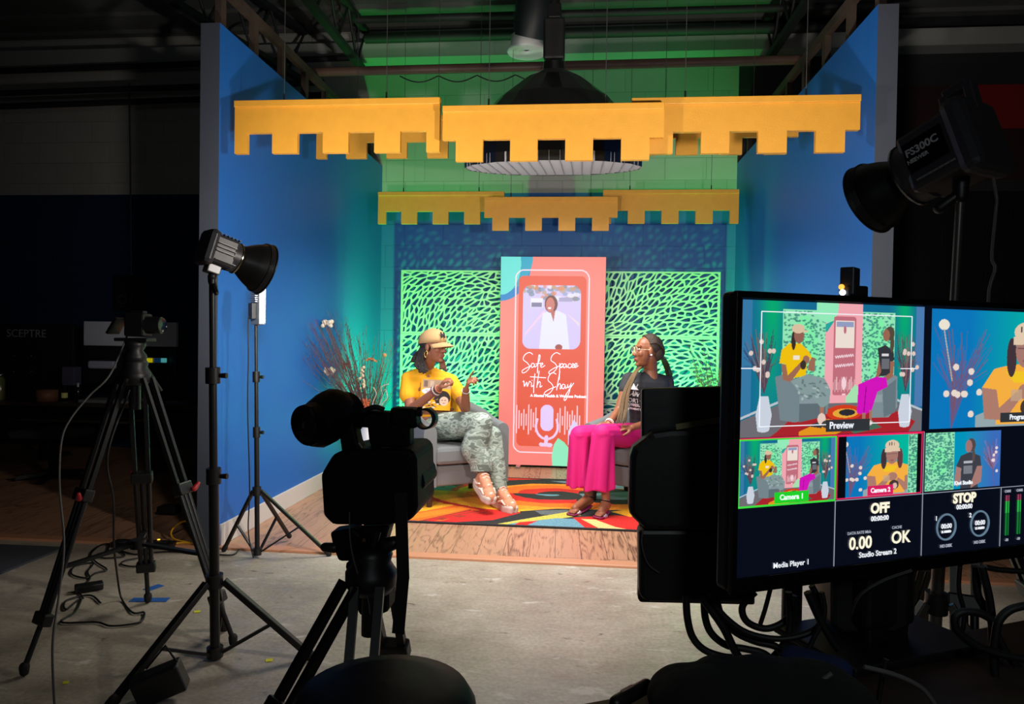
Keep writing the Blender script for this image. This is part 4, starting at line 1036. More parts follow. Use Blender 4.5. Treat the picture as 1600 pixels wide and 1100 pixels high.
    for k in range(15):     # blond ends over the front shoulder
        o = rg.uniform(-1, 1)
        p0_ = P(1003 + o * 2, 572 + rg.uniform(-2, 2), 5.42); p1_ = P(992 + o * 3, 583, 5.27); p2_ = P(979 + o * 5, 612, 5.20); p3_ = P(974 + o * 6, 640, 5.15); p4_ = P(970 + o * 7, 660 + rg.uniform(-6, 5), 5.11)
        b3.tube(smooth_path([p0_, p1_, p2_, p3_, p4_], 6), [.0052] * 22 + [.004, .003, .002], 6)
    b3.build('front_braids', blond, hb)
    gm = MB()
    for y in (-.033, .033):
        gm.tube([M @ Vector((.098, y + .027 * math.cos(a), .006 + .024 * math.sin(a))) for a in np.linspace(0, 2 * PI, 20)], .0026, 6)
        gm.tube([M @ Vector((.095, y * 1.75, .014)), M @ Vector((.0, y * 2.5, .012))], .0022, 6)
    gm.build('glasses', mat('clear_gold_glasses', (214, 196, 170), .2, .4), body)
    MB().ell(M @ Vector((-.002, .094, -.026)), .008).build('pearl_earring', mat('pearl', (240, 235, 228), .2), body)
    shm = mat('black_jersey', (42, 42, 46), .8, bump=.15, bscale=60)
    m = MB(); nrm = Vector((ax.y, -ax.x, 0)); tc_, tb = ch - Vector((0, 0, .05)), pv + Vector((0, 0, .02))
    for k in range(8):
        q = tc_.lerp(tb, k / 7); wd = [.09, .085, .08, .075, .07, .07, .072, .075][k]; m.cap(q - ax * wd, q + ax * wd, .094, .094)
    for q in (-.055, .055): m.ell(ch + ax * q + nrm * .055 - Vector((0, 0, .12)), (.062, .062, .062))
    m.chain([nb - Vector((0, 0, .045)), sR], [.058, .050]); m.chain([nb - Vector((0, 0, .045)), sL], [.058, .050])
    m.chain([sR, sR.lerp(eR, .34)], [.050, .052]); m.chain([sL, sL.lerp(eL, .5)], [.050, .052])
    shirt = m.blob('shirt', shm, root, .006, 3)
    MB().tube(smooth_path([nb + Vector((.056 * math.cos(a), .056 * math.sin(a), -.035 - .018 * max(0, -math.sin(a)))) for a in np.linspace(0, 2 * PI, 14)], 3), .005, 7).build('collar', shm, shirt)
    wp = mat('white_shirt_print', (235, 235, 235), .7)
    def word(tx, px, py, size, sh=0, Y=5.30, bold=.001):
        o_ = P(px, py, Y); Mt = frame(o_, ax, (0, 0, 1))
        q = text_mesh(tx, size, Mt, wp, 'shirt_lettering', shirt, .001, bold=bold, shear=sh)
        sw = q.modifiers.new('wrap', 'SHRINKWRAP'); sw.target = shirt; sw.wrap_method = 'PROJECT'; sw.use_negative_direction = True; sw.use_positive_direction = True
        sw.use_project_z = False; sw.use_project_y = True; sw.offset = .003; sw.project_limit = .15
    cm_ = frame(P(985, 608, 5.30), ax, (0, 0, 1)); cw = MB().prism([(0, 0), (-.012, .035), (.014, .018), (.026, .044), (.045, .016), (.062, .044), (.070, .016), (.100, .036), (.088, -.002), (.044, -.008)], cm_, .001).build('crown_print', wp, shirt)
    sw = cw.modifiers.new('wrap', 'SHRINKWRAP'); sw.target = shirt; sw.wrap_method = 'PROJECT'; sw.use_negative_direction = True; sw.use_positive_direction = True; sw.use_project_z = False; sw.use_project_y = True; sw.offset = .004; sw.project_limit = .15
    word('I AM', 980, 615, .050, .3, bold=.003); word('WORTHY', 974, 625.5, .045)
    word('EMPOWERING', 974, 632.5, .028, bold=.002); word('EMPOWERMENT UNIVERSITY', 973, 638.5, .0195, bold=.001)
    # bracelet
    d_ = (wR - eR).normalized(); a1 = d_.orthogonal().normalized(); b1 = d_.cross(a1)
    for k, cc in enumerate(((236, 170, 160), (240, 235, 228))):
        bm_ = MB(); q = wR - d_ * (.006 + .014 * k)
        for j in range(16): g_ = 2 * PI * j / 16; bm_.ell(q + (a1 * math.cos(g_) + b1 * math.sin(g_)) * .028, .006, None, 8, 6)
        bm_.build('bracelet', mat('bracelet_bead_%d' % cc[1], cc, .3), body)
    # wide trousers
    pk = mat('hot_pink_cloth', (208, 2, 112), .75, bump=.08, bscale=20)
    m = MB(); m.cap(hR + Vector((0, 0, .02)), hL + Vector((0, 0, .02)), .11, .11); m.cap(pv - ax * .06 + Vector((0, 0, .10)), pv + ax * .06 + Vector((0, 0, .085)), .095, .095)
    hemA, hemB = P(906, 760, 5.18), P(935, 765, 5.02)
    m.chain([hL, hL.lerp(kA, .5), kA], [.105, .092, .072]); m.chain([hR, hR.lerp(kB, .5), kB], [.105, .094, .074])
    def leg(k_, h_, r0, r1, stretch, ph):
        # pleated cone: several vertical folds around the shin
        rows = 12; n = 40; vs = []; fs = []
        for i in range(rows + 1):
            t = i / rows; c_ = k_.lerp(h_, t)
            for j in range(n):
                g_ = 2 * PI * j / n; r = (r0 + (r1 - r0) * t ** 1.3) * (1 + .19 * t ** .7 * math.sin(5 * g_ + ph) + .06 * t * math.sin(9 * g_ + ph * 2))
                vs.append(c_ + Vector((r * math.cos(g_) * (1 + stretch * t), r * math.sin(g_) * .85, .012 * t * math.sin(4 * g_ + ph))))
        for i in range(rows):
            for j in range(n): q = (j + 1) % n; fs.append((i * n + j, i * n + q, (i + 1) * n + q, (i + 1) * n + j))
        fs.append(tuple(range(n))); fs.append(tuple(range(rows * n, rows * n + n))[::-1])
        m.add(vs, fs, True)
    leg(kA, hemA, .080, .085, .05, .5); leg(kB, hemB, .082, .092, .1, 2.0)
    m.blob('trousers', pk, root, .006, 2)
    # jewelled sandals
    for a_, t_ in ((aA, tA), (aB, tB)):
        d = (t_ - a_); d.z = 0; d.normalize(); sd = Vector((0, 0, 1)).cross(d)
        heel = a_ - d * .02; ball = t_ - d * .045
        sole = MB(); pts = [Vector((heel.x, heel.y, a_.z - .068)), heel.lerp(ball, .5), Vector((ball.x, ball.y, .033)), Vector((t_.x, t_.y, .031)) + d * .018]
        pts[1].z = (pts[0].z + pts[2].z) / 2 - .005
        sm_ = smooth_path(pts, 6); vs = []; fs = []
        for i, p_ in enumerate(sm_):
            w_ = (.022 + .02 * min(1, i / 12)) if i < len(sm_) - 3 else .040 - .006 * (i - len(sm_) + 3)
            vs += [p_ - sd * w_, p_ + sd * w_]
        for i in range(len(sm_) - 1): fs.append((2 * i, 2 * i + 1, 2 * i + 3, 2 * i + 2))
        sole.add(vs, fs, True); so = sole.build('sandal', mat('magenta_sole', (140, 30, 84), .5), root, solid=.008)
        MB().cyl((heel.x, heel.y, a_.z - .068), (heel.x - d.x * .01, heel.y - d.y * .01, .0225), .011, .006, 10).build('heel', mat('clear_heel', (70, 90, 84), .2, trans=.3), so)
        q1 = a_ + Vector((0, 0, .0)); st_ = MB().tube([q1 + (d * math.cos(g_) + sd * math.sin(g_)) * .035 + Vector((0, 0, .01 * math.cos(g_))) for g_ in np.linspace(0, 2 * PI, 18)], .004, 6)
        st_.tube([q1 - d * .035, Vector((heel.x, heel.y, a_.z - .06)) - d * .022], .004, 6); st_.build('ankle_strap', RUBBER, so)
        jw = MB(); rg2 = random.Random(5)
        for k in range(30):
            u = rg2.uniform(-1, 1); q = ball + d * rg2.uniform(-.022, .018) + sd * u * .036 + Vector((0, 0, .030 - .018 * u * u)); jw.ell(q + Vector((0, 0, .006)), rg2.uniform(.007, .013), None, 6, 4)
        jw.build('crystals', mat('crystal_stones', (225, 205, 215), .1, .6), so)
    return root
person_right()

# ------------------------------------------------------------------ floor vases with dried stems
VASE = mat('white_ceramic', (222, 222, 226), .3)
STM = mat('dried_stem', (128, 78, 62), .8, var=.3, vscale=20); STM2 = mat('purple_grey_twig', (96, 74, 92), .8, var=.3, vscale=20); PALE = mat('pale_curly_willow', (214, 190, 176), .7)
PETAL = mat('cream_petals', (240, 228, 205), .8); COPP = mat('copper_seed', (196, 128, 78), .8, var=.3, vscale=60); GOLD2 = mat('tan_bud', (206, 150, 96), .7)
def vase(loc, label):
    t = thing('floor_vase', label, 'vase', loc)
    MB().lathe([(.001, .0), (.085, .0), (.105, .02), (.12, .12), (.115, .26), (.085, .42), (.058, .50), (.055, .53), (.048, .53), (.045, .4), (.001, .3)], Matrix.Translation(loc), 36).build('vase_body', VASE, t)
VL = (at(575, 745, Y=6.0).x, 6.0, .0125); VR = (1.22, 6.25, .0125)
vase(VL, 'white tapered floor vase of dried stems behind the left chair'); vase(VR, 'white tapered floor vase of dried stems behind the right chair')
def twigs(V, seed, tips, label, n=95, sp=1.0):
    rg = random.Random(seed); m = MB(); base = Vector((V[0], V[1], .40)); m2 = MB(); 
    for k in range(n):
        px, py = tips(rg); tip = at(px, py, Y=V[1] + rg.uniform(-.18, .18)); tip = at(px, py, x=XL + .04) if tip.x < XL + .04 else (at(px, py, x=XR - .04) if tip.x > XR - .04 else tip); b = base + Vector((rg.uniform(-.035, .035), rg.uniform(-.035, .035), 0))
        mid = b.lerp(tip, .5) + Vector((rg.uniform(-.03, .03), rg.uniform(-.03, .03), .04)); neck = Vector((V[0] + (tip.x - V[0]) * .06, V[1], .54)) + Vector((rg.uniform(-.03, .03), rg.uniform(-.03, .03), 0))
        pts = smooth_path([b, neck, mid, tip], 5); mm = m if k % 2 else m2
        mm.tube(pts, [.0028 * (1 - .75 * i / len(pts)) + .0006 for i in range(len(pts))], 4, False)
        if k % 2 == 0:
            for j in range(7):
                u = 8 + j; 
                if u < len(pts): q = pts[u]; mm.tube([q, q + Vector((rg.uniform(-.05, .05), rg.uniform(-.03, .03), rg.uniform(.02, .07)))], .0009, 3, False)
                if u < len(pts) and k % 4 == 0: mm.ell(q + Vector((rg.uniform(-.012, .012), 0, rg.uniform(0, .02))), (.004, .004, .008), None, 5, 4)
    t = thing('dried_twigs', label, 'dried twigs', (V[0], V[1], .54)); t['kind'] = 'stuff'
    tag(m.build('brown_twigs', STM, t, recalc=False), kind='stuff'); tag(m2.build('purple_twigs', STM2, t, recalc=False), kind='stuff')
twigs(VL, 5, lambda g: (lambda u: (470 + 150 * u, 492 + 80 * abs(u - .35) + g.uniform(-14, 75)))(g.random()), 'spray of dried brown and purple twigs in the left floor vase', 130)
twigs(VR, 9, lambda g: (lambda u: (1072 + 75 * u, 530 + 30 * u + g.uniform(-12, 60)))(g.random()), 'spray of dried twigs in the right floor vase', 80)
def flower(V, px, py, kind, label, m_, dy=0):
    tip = at(px, py, Y=V[1] - .08 + dy); tip = at(px, py, x=XL + .06) if tip.x < XL + .06 else tip; t = thing('dried_flower', label, 'dried flower', tip)
    b = Vector((V[0], V[1], .45)); MB().tube(smooth_path([b, b + Vector(((tip.x - b.x) * .25, -.02, .14)), tip], 6), .0035, 6).build('stem', STM, t)
    m = MB(); rg = random.Random(int(px))
    if kind == 'puff':
        for k in range(14): m.ell(tip + Vector((rg.uniform(-.035, .035), rg.uniform(-.02, .02), rg.uniform(-.02, .025))), rg.uniform(.012, .020), None, 8, 6)
    elif kind == 'ball':
        m.ell(tip, .018)
    elif kind == 'disc':
        m.lathe([(.001, -.006), (.034, -.004), (.036, .0), (.034, .005), (.001, .008)], Matrix.Translation(tip) @ Matrix.Rotation(PI / 2, 4, 'X'), 24)
        for k in range(10): g_ = 2 * PI * k / 10; m.tube([tip + Vector((0, -.008, 0)), tip + Vector((.03 * math.cos(g_), -.006, .03 * math.sin(g_)))], .002, 4)
    elif kind == 'umbel':
        for k in range(40): u = rg.uniform(-1, 1); m.ell(tip + Vector((u * .048, rg.uniform(-.03, .03), .018 - .02 * u * u + rg.uniform(-.006, .006))), .007, None, 6, 4)
    elif kind == 'rosette':
        for k in range(22): g_ = rg.uniform(0, 2 * PI); r_ = rg.uniform(.01, .04); m.ell(tip + Vector((r_ * math.cos(g_), -.01, r_ * math.sin(g_) * 1.2)), (.016, .006, .008), Euler((0, -g_, 0)).to_matrix(), 6, 4)
    elif kind == 'spike':
        for k in range(16): m.ell(tip + Vector((rg.uniform(-.02, .02), rg.uniform(-.015, .015), -.012 * k + .06)), rg.uniform(.010, .016), None, 6, 4)
    m.build('flower_head', m_, t)
flower(VL, 512, 507, 'puff', 'cream dried flower topping the left spray, highest white bloom', PETAL)
flower(VL, 514, 580, 'puff', 'small cream dried flower low on the outer left of the left spray', PETAL)
flower(VL, 551, 624, 'disc', 'round cream disc flower just above the camcorder', PETAL, -.1)
flower(VL, 579, 564, 'umbel', 'flat topped copper flower head in the left spray', COPP)
flower(VL, 601, 555, 'ball', 'tan round bud on a thin stem nearest the left lattice screen', GOLD2)
flower(VL, 572, 632, 'rosette', 'orange brown rosette flower low in the left spray', mat('orange_rosette', (190, 92, 52), .8, var=.3, vscale=60), -.1)
flower(VL, 566, 585, 'spike', 'cream blossom spike in the middle of the left spray', mat('cream_blossom', (232, 206, 176), .8))
flower(VL, 541, 570, 'rosette', 'pinkish brown dried flower in the middle of the left spray', mat('dusty_petals', (150, 96, 84), .8))
flower(VR, 1136, 572, 'puff', 'small white flower beside the monitor bezel in the right spray', PETAL)
flower(VR, 1135, 592, 'puff', 'pink tinged white flower low beside the monitor bezel', mat('pink_petals', (236, 180, 176), .8))
for k, (pts, lab) in enumerate((([(570, 660), (590, 640), (597, 618), (596, 605), (607, 600)], 'pale curly willow branch curling up beside the mustard sleeve'), ([(582, 660), (597, 632), (605, 622), (603, 610), (600, 610)], 'short pale curly willow branch near the grey chair back'), ([(575, 655), (583, 628), (588, 615), (583, 605)], 'thin pale willow branch rising left of the curled one'))):
    tag(MB().tube(smooth_path([at(x, y, Y=5.9) for x, y in pts] , 8), .0045, 6).build('willow_branch', PALE), lab, 'branch')
# green floor washes
for x, lab in ((-1.30, 'small black green wash lamp on the floor behind the left chair'), (.98, 'small black green wash lamp on the floor behind the right chair')):
    t = thing('wash_lamp', lab, 'lamp', (x, 6.07, .0215))
    Mw = frame((x, 6.03, .115), (1, 0, 0), (0, -.7, .7))
    MB().box((x, 6.04, .10), (.17, .05, .12), Matrix.Rotation(-.75, 3, 'X')).build('lamp_body', BLACK, t, bev=.008)
    MB().box((x, 6.04, .03), (.14, .08, .016)).build('foot', BLACKM, t)
# ------------------------------------------------------------------ lamps on stands
def cob_lamp(A, B, label, side, scale=1.0, text=True, rim=CHROME, bs=1.0, ring=.60):
    A, B = Vector(A), Vector(B); d = (B - A).normalized(); L = (B - A).length
    s = Vector((0, 0, 1)).cross(d).normalized() * side            # s points to the camera-facing flank
    u = Vector((0, 0, 1)); u = (u - d * u.dot(d)).normalized()
    R = Matrix((d, s, u)).transposed()
    t = thing('studio_lamp', label, 'studio lamp', A)
    q = lambda a, b=0, c=0: A + d * (a * L) + s * b * scale + u * c * scale
    bodym = mat('lamp_shell', (50, 50, 54), .42, bump=.05)
    MB().box(q(ring / 2), (ring * L * .75, .115 * bs, .115 * bs), R).build('lamp_body', bodym, t, bev=.012)
    MB().box(q(.06), (.18 * L, .125 * bs, .145 * bs), R).build('rear_panel', bodym, t, bev=.02)
    MB().cyl(q(ring - .12), q(ring), .062 * bs, .060 * bs, 28).build('front_collar', bodym, t, bev=.002)
    MB().cyl(q(ring - .003), q(ring + .012), .064 * bs, None, 28).build('mount_ring', rim, t)
    # flared reflector
    Mr = Matrix((s, u, d)).transposed().to_4x4(); Mr.translation = q(ring)
    k = (1 - ring) * L
    ref = MB().lathe([(.048 * scale, 0), (.052 * scale, .15 * k), (.075 * scale, .5 * k), (.090 * scale, .8 * k), (.094 * scale, k), (.097 * scale, k * 1.005), (.094 * scale, k * .97)], Mr, 40).build('reflector', mat('reflector_black', (20, 20, 21), .38, .2), t, solid=.002)
    MB().lathe([(.001, .05 * k), (.04 * scale, .05 * k)], Mr, 24).build('emitter', mat('lamp_emitter', (255, 244, 225), .5, emit=14), ref)
    rb = MB()
    for i in range(5): rb.tube([Mr @ Vector((.0935 * scale * math.cos(g), .0935 * scale * math.sin(g), k * (.80 + .035 * i))) for g in np.linspace(0, 2 * PI, 33)], .0012, 4)
    rb.build('rib', mat('reflector_rib', (40, 40, 42), .3), ref)
    # handle, yoke, lever, vents
    if text:
        hd_ = MB()
        for a1_, b1_ in ((q(-.0, 0, .06), q(-.02, 0, .135)), (q(-.02, 0, .135), q(.17, 0, .135)), (q(.17, 0, .135), q(.19, 0, .06))): hd_.bar(a1_, b1_, .030, .022)
        hd_.build('handle', bodym, t, bev=.004)
    v = MB()
    for i in range(7): v.box(q(.16 + i * .045, .0585 * bs, -.040 * bs), (.012, .003, .004), R)
    v.build('vent_slots', mat('vent_grey', (120, 120, 122), .5), t)
    v = MB()
    for i in range(6): v.box(q(.14 + i * .06, 0, .0585 * bs), (.006, .09 * scale, .004), R)
    v.build('cooling_fins', BLACKM, t)
    if text:
        MB().box(q(.32, .0585 * bs, .008), (.32 * L, .003, .060 * bs), R).build('name_plate', mat('gloss_black', (8, 8, 9), .2), t, bev=.001)
        x = d if side < 0 else -d
        tx = frame(q(.33, .0585 * bs + .0025, .006), x, u)
        m_ = mat('plate_lettering', (196, 198, 202), .4, .3)
        return t, q, d, s, u, tx, m_
    return t, q, d, s, u, None, None
def light_stand(base, top, feet, crown, lower, label, m=BLACKM, r=.0125, collars=(.45, .72), clamps=True):
    base, top = Vector(base), Vector(top); t = thing('light_stand', label, 'light stand', base)
    z = lambda h: base.lerp(top, (h - base.z) / (top.z - base.z))
    MB().tube([z(lower), z(crown + .35 * (top.z - crown))], r * 1.15, 14).tube([z(crown + .33 * (top.z - crown)), z(crown + .68 * (top.z - crown))], r * .92, 14).tube([z(crown + .66 * (top.z - crown)), top], r * .72, 14).build('pole', m, t)
    for c_ in (.35, .68):
        k = MB().cyl(z(crown + c_ * (top.z - crown) - .03), z(crown + c_ * (top.z - crown) + .03), r * 1.7, None, 14).build('collar', BLACK, t)
        q = z(crown + c_ * (top.z - crown)); MB().cyl(q, q + Vector((r * 3.4, 0, 0)), .006, .011, 10).build('knob', BLACK, k)
    MB().cyl(z(crown - .025), z(crown + .025), r * 2.0, None, 16).build('crown', BLACK, t)
    MB().cyl(z(lower - .02), z(lower + .02), r * 1.9, None, 16).build('lower_crown', BLACK, t)
    for f in feet:
        f = Vector(f); c_ = z(crown); h = Vector((f.x - c_.x, f.y - c_.y, 0)).normalized(); s_ = c_ + h * r * 2.2; e = f + Vector((0, 0, .012))
        lg = MB().bar(s_, e, r * 1.7, r * 1.5).build('leg', m, t, bev=.003)
        MB().cap(e - (e - s_).normalized() * .02, e, r * 1.25, None, 8).build('rubber_foot', RUBBER, lg)
        mid = s_.lerp(e, .56); MB().bar(z(lower) + h * r * 1.9, mid, r * 1.2, r * .7).build('brace', m, t)
    return t
FL = lambda x, y: at(x, y, z=0)
# left reflector lamp
t, q, d, s, u, _, _ = cob_lamp(LA, LB, 'black reflector lamp on a tall stand before the left blue wall', -1, 1.06, text=False, rim=mat('bright_rim', (235, 215, 180), .15, 1), bs=.95, ring=.52)
for k in range(3): MB().box(q(.26 + .0 * k, .0595, .020 - .014 * k), (.07, .002, .004), Matrix((d, s, u)).transposed()).build('side_stripe', mat('stripe_grey', (96, 96, 98), .4), t)
by = q(.22, 0, -.065); MB().box(by, (.05, .05, .04), Matrix((d, s, u)).transposed()).build('yoke', mat('yoke_grey', (120, 120, 122), .4, .5), t, bev=.004)
MB().chain([by - Vector((0, 0, .03)), at(331, 440, Y=2.56), at(338, 458, Y=2.52)], [.016, .014, .009], 10).build('tilt_lever', BLACK, t)
sb_ = at(336, 1030, Y=2.60); sb_.z = 0
top_ = by - Vector((0, 0, .03))
light_stand((sb_.x, sb_.y, .0), top_, [FL(172, 1108), FL(486, 1030), FL(350, 985)], at(340, 906, Y=2.6).z, at(335, 1018, Y=2.6).z, 'tall black light stand carrying the lamp before the left blue wall', BLACKM, .016)
# right reflector lamp
t, q, d, s, u, tx, tm = cob_lamp(RA, RB_, 'black lamp with reflector and lettered name plate at upper right', 1, 1.0, bs=1.3)
text_mesh('FS300C', .026, tx @ Matrix.Translation((.0, .012, .001)), tm, 'model_lettering', t, .0006, 'CENTER', .0006)
text_mesh('NEEWER', .0135, tx @ Matrix.Translation((-.016, -.010, .001)), tm, 'maker_lettering', t, .0006, 'CENTER', .0003)
by = q(.26, 0, -.065); MB().chain([by, by - Vector((0, 0, .05))], [.02, .016]).build('yoke', BLACK, t)
kb = at(1468, 325, Y=1.80); MB().chain([by - Vector((0, 0, .04)), kb], [.012, .014]).build('tilt_lever', BLACK, t)
sbx = at(1452, 900, Y=1.86)
light_stand((sbx.x, 1.86, 0), by - Vector((0, 0, .05)), [(sbx.x - .42, 1.75, 0), (sbx.x + .40, 1.65, 0), (sbx.x + .08, 2.35, 0)], .62, .22, 'light stand rising behind the big monitor under the upper right lamp', mat('stand_grey', (96, 92, 88), .4, .6), .013)
tag(MB().tube(smooth_path([q(.02, 0, -.02), at(1556, 300, Y=1.76), at(1556, 330, Y=1.76), at(1550, 400, Y=1.78), at(1555, 420, Y=1.78), at(1545, 462, Y=1.78), at(1548, 560, Y=1.80), at(1540, 760, Y=1.8), at(1530, 930, Y=1.8)], 8), .004, 6).build('power_cable', mat('grey_cable', (88, 86, 84), .5)), 'grey power cable hanging from the upper right lamp', 'cable')
# small LED panel
pb = at(402, 873, Y=3.83); pb.z = 0
pt = at(400, 505, Y=3.86)
light_stand((pb.x, pb.y, 0), pt, [FL(350, 862), FL(514, 869), (pb.x + .06, pb.y + .30, .03)], at(404, 768, Y=3.83).z, at(402, 870, Y=3.83).z + .03, 'slim black light stand beside the left blue wall under the small LED panel', BLACKM, .012)
t = thing('panel_lamp', 'small white LED panel lamp with battery on the slim stand', 'lamp', pt)
Rz = Matrix.Rotation(.75, 3, 'Z')
pc = at(403, 478, Y=3.84)
MB().box(pc, (.035, .15, .21), Rz).build('panel_housing', mat('panel_silver', (150, 160, 168), .4, .3), t, bev=.004)
MB().box(pc + Rz @ Vector((.019, 0, 0)), (.003, .13, .19), Rz).build('diode_face', mat('diode_face', (235, 245, 255), .4, emit=6), t)
MB().box(pc + Rz @ Vector((-.030, 0, -.03)), (.028, .07, .09), Rz).build('battery', mat('battery_dark', (52, 56, 62), .5), t, bev=.004)
fn = MB()
for k in range(7): fn.box(pc + Rz @ Vector((-.024, 0, .022 + k * .011)), (.016, .10, .004), Rz)
fn.build('heat_fins', mat('fin_silver', (180, 188, 196), .3, .6), t)
MB().cap(pt, pc - Vector((0, 0, .10)), .014, .012).build('ball_joint', mat('copper_joint', (190, 130, 90), .3, .8), t)
for dz in (): MB().box(pc + Rz @ Vector((.035, -.077, dz)), (.07, .004, .045), Rz).build('barn_door', mat('panel_silver', (1, 1, 1)), t)
tag(MB().tube(smooth_path([pc + Vector((-.03, 0, -.02)), at(388, 500, Y=3.82), at(388, 560, Y=3.82), at(387, 640, Y=3.82), at(390, 760, Y=3.82), at(388, 830, Y=3.80), at(396, 872, z=.01)], 8), .0035, 6).build('power_cable', CABLE), 'thin black cable hanging from the small LED panel', 'cable')

# ------------------------------------------------------------------ video tripods
def video_tripod(hub, feet, label, r=.011, red=True, spread=True, r2=.5, mat_=BLACKM, up=.42, extra=None):
    hub = Vector(hub); t = thing('tripod', label, 'tripod', (hub.x, hub.y, 0))
    MB().lathe([(.001, .0), (.045, .0), (.06, .02), (.06, .05), (.045, .07), (.05, .09), (.035, .11), (.001, .11)], Matrix.Translation(hub + Vector((0, 0, -.03))), 24).build('crown', BLACK, t)
    MB().tube([hub + Vector((0, 0, -.02)), hub + Vector((0, 0, -.13))], .022, 12).build('bowl_clamp', BLACK, t)
    cen = Vector((hub.x, hub.y, 0)); mids = []
    for f in feet:
        f = Vector(f); h = Vector((f.x - hub.x, f.y - hub.y, 0)).normalized(); sd = Vector((-h.y, h.x, 0)); s_ = hub + h * .055; 
        a = s_.lerp(f, up); b = s_.lerp(f, .82)
        lg = MB().bar(s_ + sd * .028, a + sd * .026, r * 1.5, r * 1.5).bar(s_ - sd * .028, a - sd * .026, r * 1.5, r * 1.5).build('leg', mat_, t)
        dn = (f - s_).normalized()
        MB().bar(a - dn * .03, a + dn * .02, .085, .04).build('leg_joint', BLACK, lg, bev=.006)
        for o in (-.026, 0, .026): MB().tube([a + sd * o, b + sd * o * .8], r * .95, 10).build('leg_tube', mat_, lg)
        MB().bar(b - dn * .02, b + dn * .025, .08, .038).build('leg_clamp', BLACK, lg, bev=.006)
        MB().tube([b, f + Vector((0, 0, .03))], r * .9, 10).cap(f + Vector((0, 0, .035)), f + Vector((0, 0, .018)), .018, .016, 10).build('foot', RUBBER, lg)
        if red: MB().chain([a + dn * .0 + h * .03 + sd * .03, a + h * .045 + sd * .045 - dn * .02], [.012, .008], 8).build('clamp_lever', mat('red_lever', (190, 44, 52), .4), lg)
        mids.append(s_.lerp(f, .66))
    if spread:
        c = sum(mids, Vector()) / len(mids) + Vector((0, 0, .03)); sp = MB().cyl(c - Vector((0, 0, .02)), c + Vector((0, 0, .015)), .03, None, 14)
        for q in mids: sp.bar(c, q, .024, .012)
        sp.build('spreader', BLACK, t)
    return t
hub = at(211, 590, Y=2.74)
tp = video_tripod(hub, [FL(38, 1057), FL(231, 943), FL(364, 1010)], 'black two-tube video tripod at the left holding the small camera')
# fluid head and camera
hd = hub + Vector((0, 0, .06))
MB().lathe([(.001, 0), (.04, 0), (.045, .03), (.03, .05), (.04, .07), (.04, .09), (.001, .09)], Matrix.Translation(hd), 20).build('fluid_head', BLACK, tp)
MB().box(hd + Vector((0, 0, .095)), (.14, .07, .014)).build('quick_plate', BLACK, tp, bev=.003)
MB().tube([hd + Vector((0, 0, .05)), hd + Vector((.05, .1, -.12))], .008, 8).build('pan_handle', BLACK, tp)
cc = hd + Vector((.012, 0, .155)); t = thing('video_camera', 'small black video camera with flip screen on the left tripod', 'camera', hd + Vector((0, 0, .103)))
MB().box(cc, (.085, .065, .095)).build('camera_body', BLACK, t, bev=.008)
MB().cyl(cc + Vector((.035, .0, 0)), cc + Vector((.095, .01, 0)), .036, .034, 24).build('lens', BLACKM, t)
MB().lathe([(.001, 0), (.026, 0), (.03, .004)], frame(cc + Vector((.096, .01, 0)), (0, 1, 0), (0, 0, 1)), 20).build('lens_glass', mat('lens_glass', (20, 24, 34), .08), t)
Rf = Matrix.Rotation(-.62, 3, 'Y')
fs = MB().box(cc + Vector((-.072, -.03, -.005)), (.012, .075, .075), Matrix.Rotation(.55, 3, 'Y')).build('flip_screen', BLACK, t, bev=.003)
sc_ = Canvas(30, 30, (60, 150, 150)); sc_.rect(.3, 0, .6, .8, (230, 150, 150)); sc_.rect(.0, .8, 1, 1, (200, 120, 100)); sc_.ellipse(.25, .55, .12, .2, (220, 190, 60)); sc_.ellipse(.75, .6, .1, .2, (190, 60, 150))
Ms = Matrix.Translation(cc + Vector((-.072, -.03, -.005))) @ Matrix.Rotation(.55, 4, 'Y') @ Matrix.Translation((-.0065, 0, 0)) @ Matrix(((0, 0, -1, 0), (-1, 0, 0, 0), (0, 1, 0, 0), (0, 0, 0, 1))) @ Matrix.Translation((-.033, -.033, .0005))
sc_.grid('screen_image', attr_mat('small_screen', .4, emit=.9), Ms, .066, .066, fs)
Ms2 = frame(cc + Vector((-.098, -.078, -.035)), (.62, 0, .78), (-.78, .0, .62))
for k in range(2): pass
MB().box(cc + Vector((0, 0, .052)), (.06, .03, .012)).build('top_shoe', BLACKM, t, bev=.003)
tag(MB().tube(smooth_path([cc + Vector((-.045, 0, -.04)), at(172, 585, Y=2.6), at(140, 618, Y=2.55), at(110, 655, Y=2.5), at(96, 690, Y=2.45), at(93, 760, Y=2.4), at(100, 850, Y=2.3), at(92, 930, Y=2.2), at(82, 1010, Y=2.1), at(86, 1120, Y=2.05)], 8), .004, 6).build('video_cable', mat('grey_cable', (88, 86, 84), .5)), 'long grey video cable looping down from the small camera', 'cable')
tag(MB().tube(smooth_path([hub + Vector((-.01, -.02, -.05)), at(168, 710, Y=2.62), at(177, 780, Y=2.75), at(178, 850, Y=2.9), at(184, 905, Y=3.08), at(190, 935, z=.012), at(207, 957, z=.008), at(225, 957, z=.008), at(218, 972, z=.008), at(175, 978, z=.008), at(150, 972, z=.008), at(96, 972, z=.008), at(118, 955, z=.008), at(126, 935, z=.008), at(103, 952, z=.008), at(104, 938, z=.008), at(140, 930, z=.008), at(157, 942, z=.008)], 7), .0045, 6).build('power_cable', CABLE), 'black power cable falling from the left tripod and coiling on concrete', 'cable')
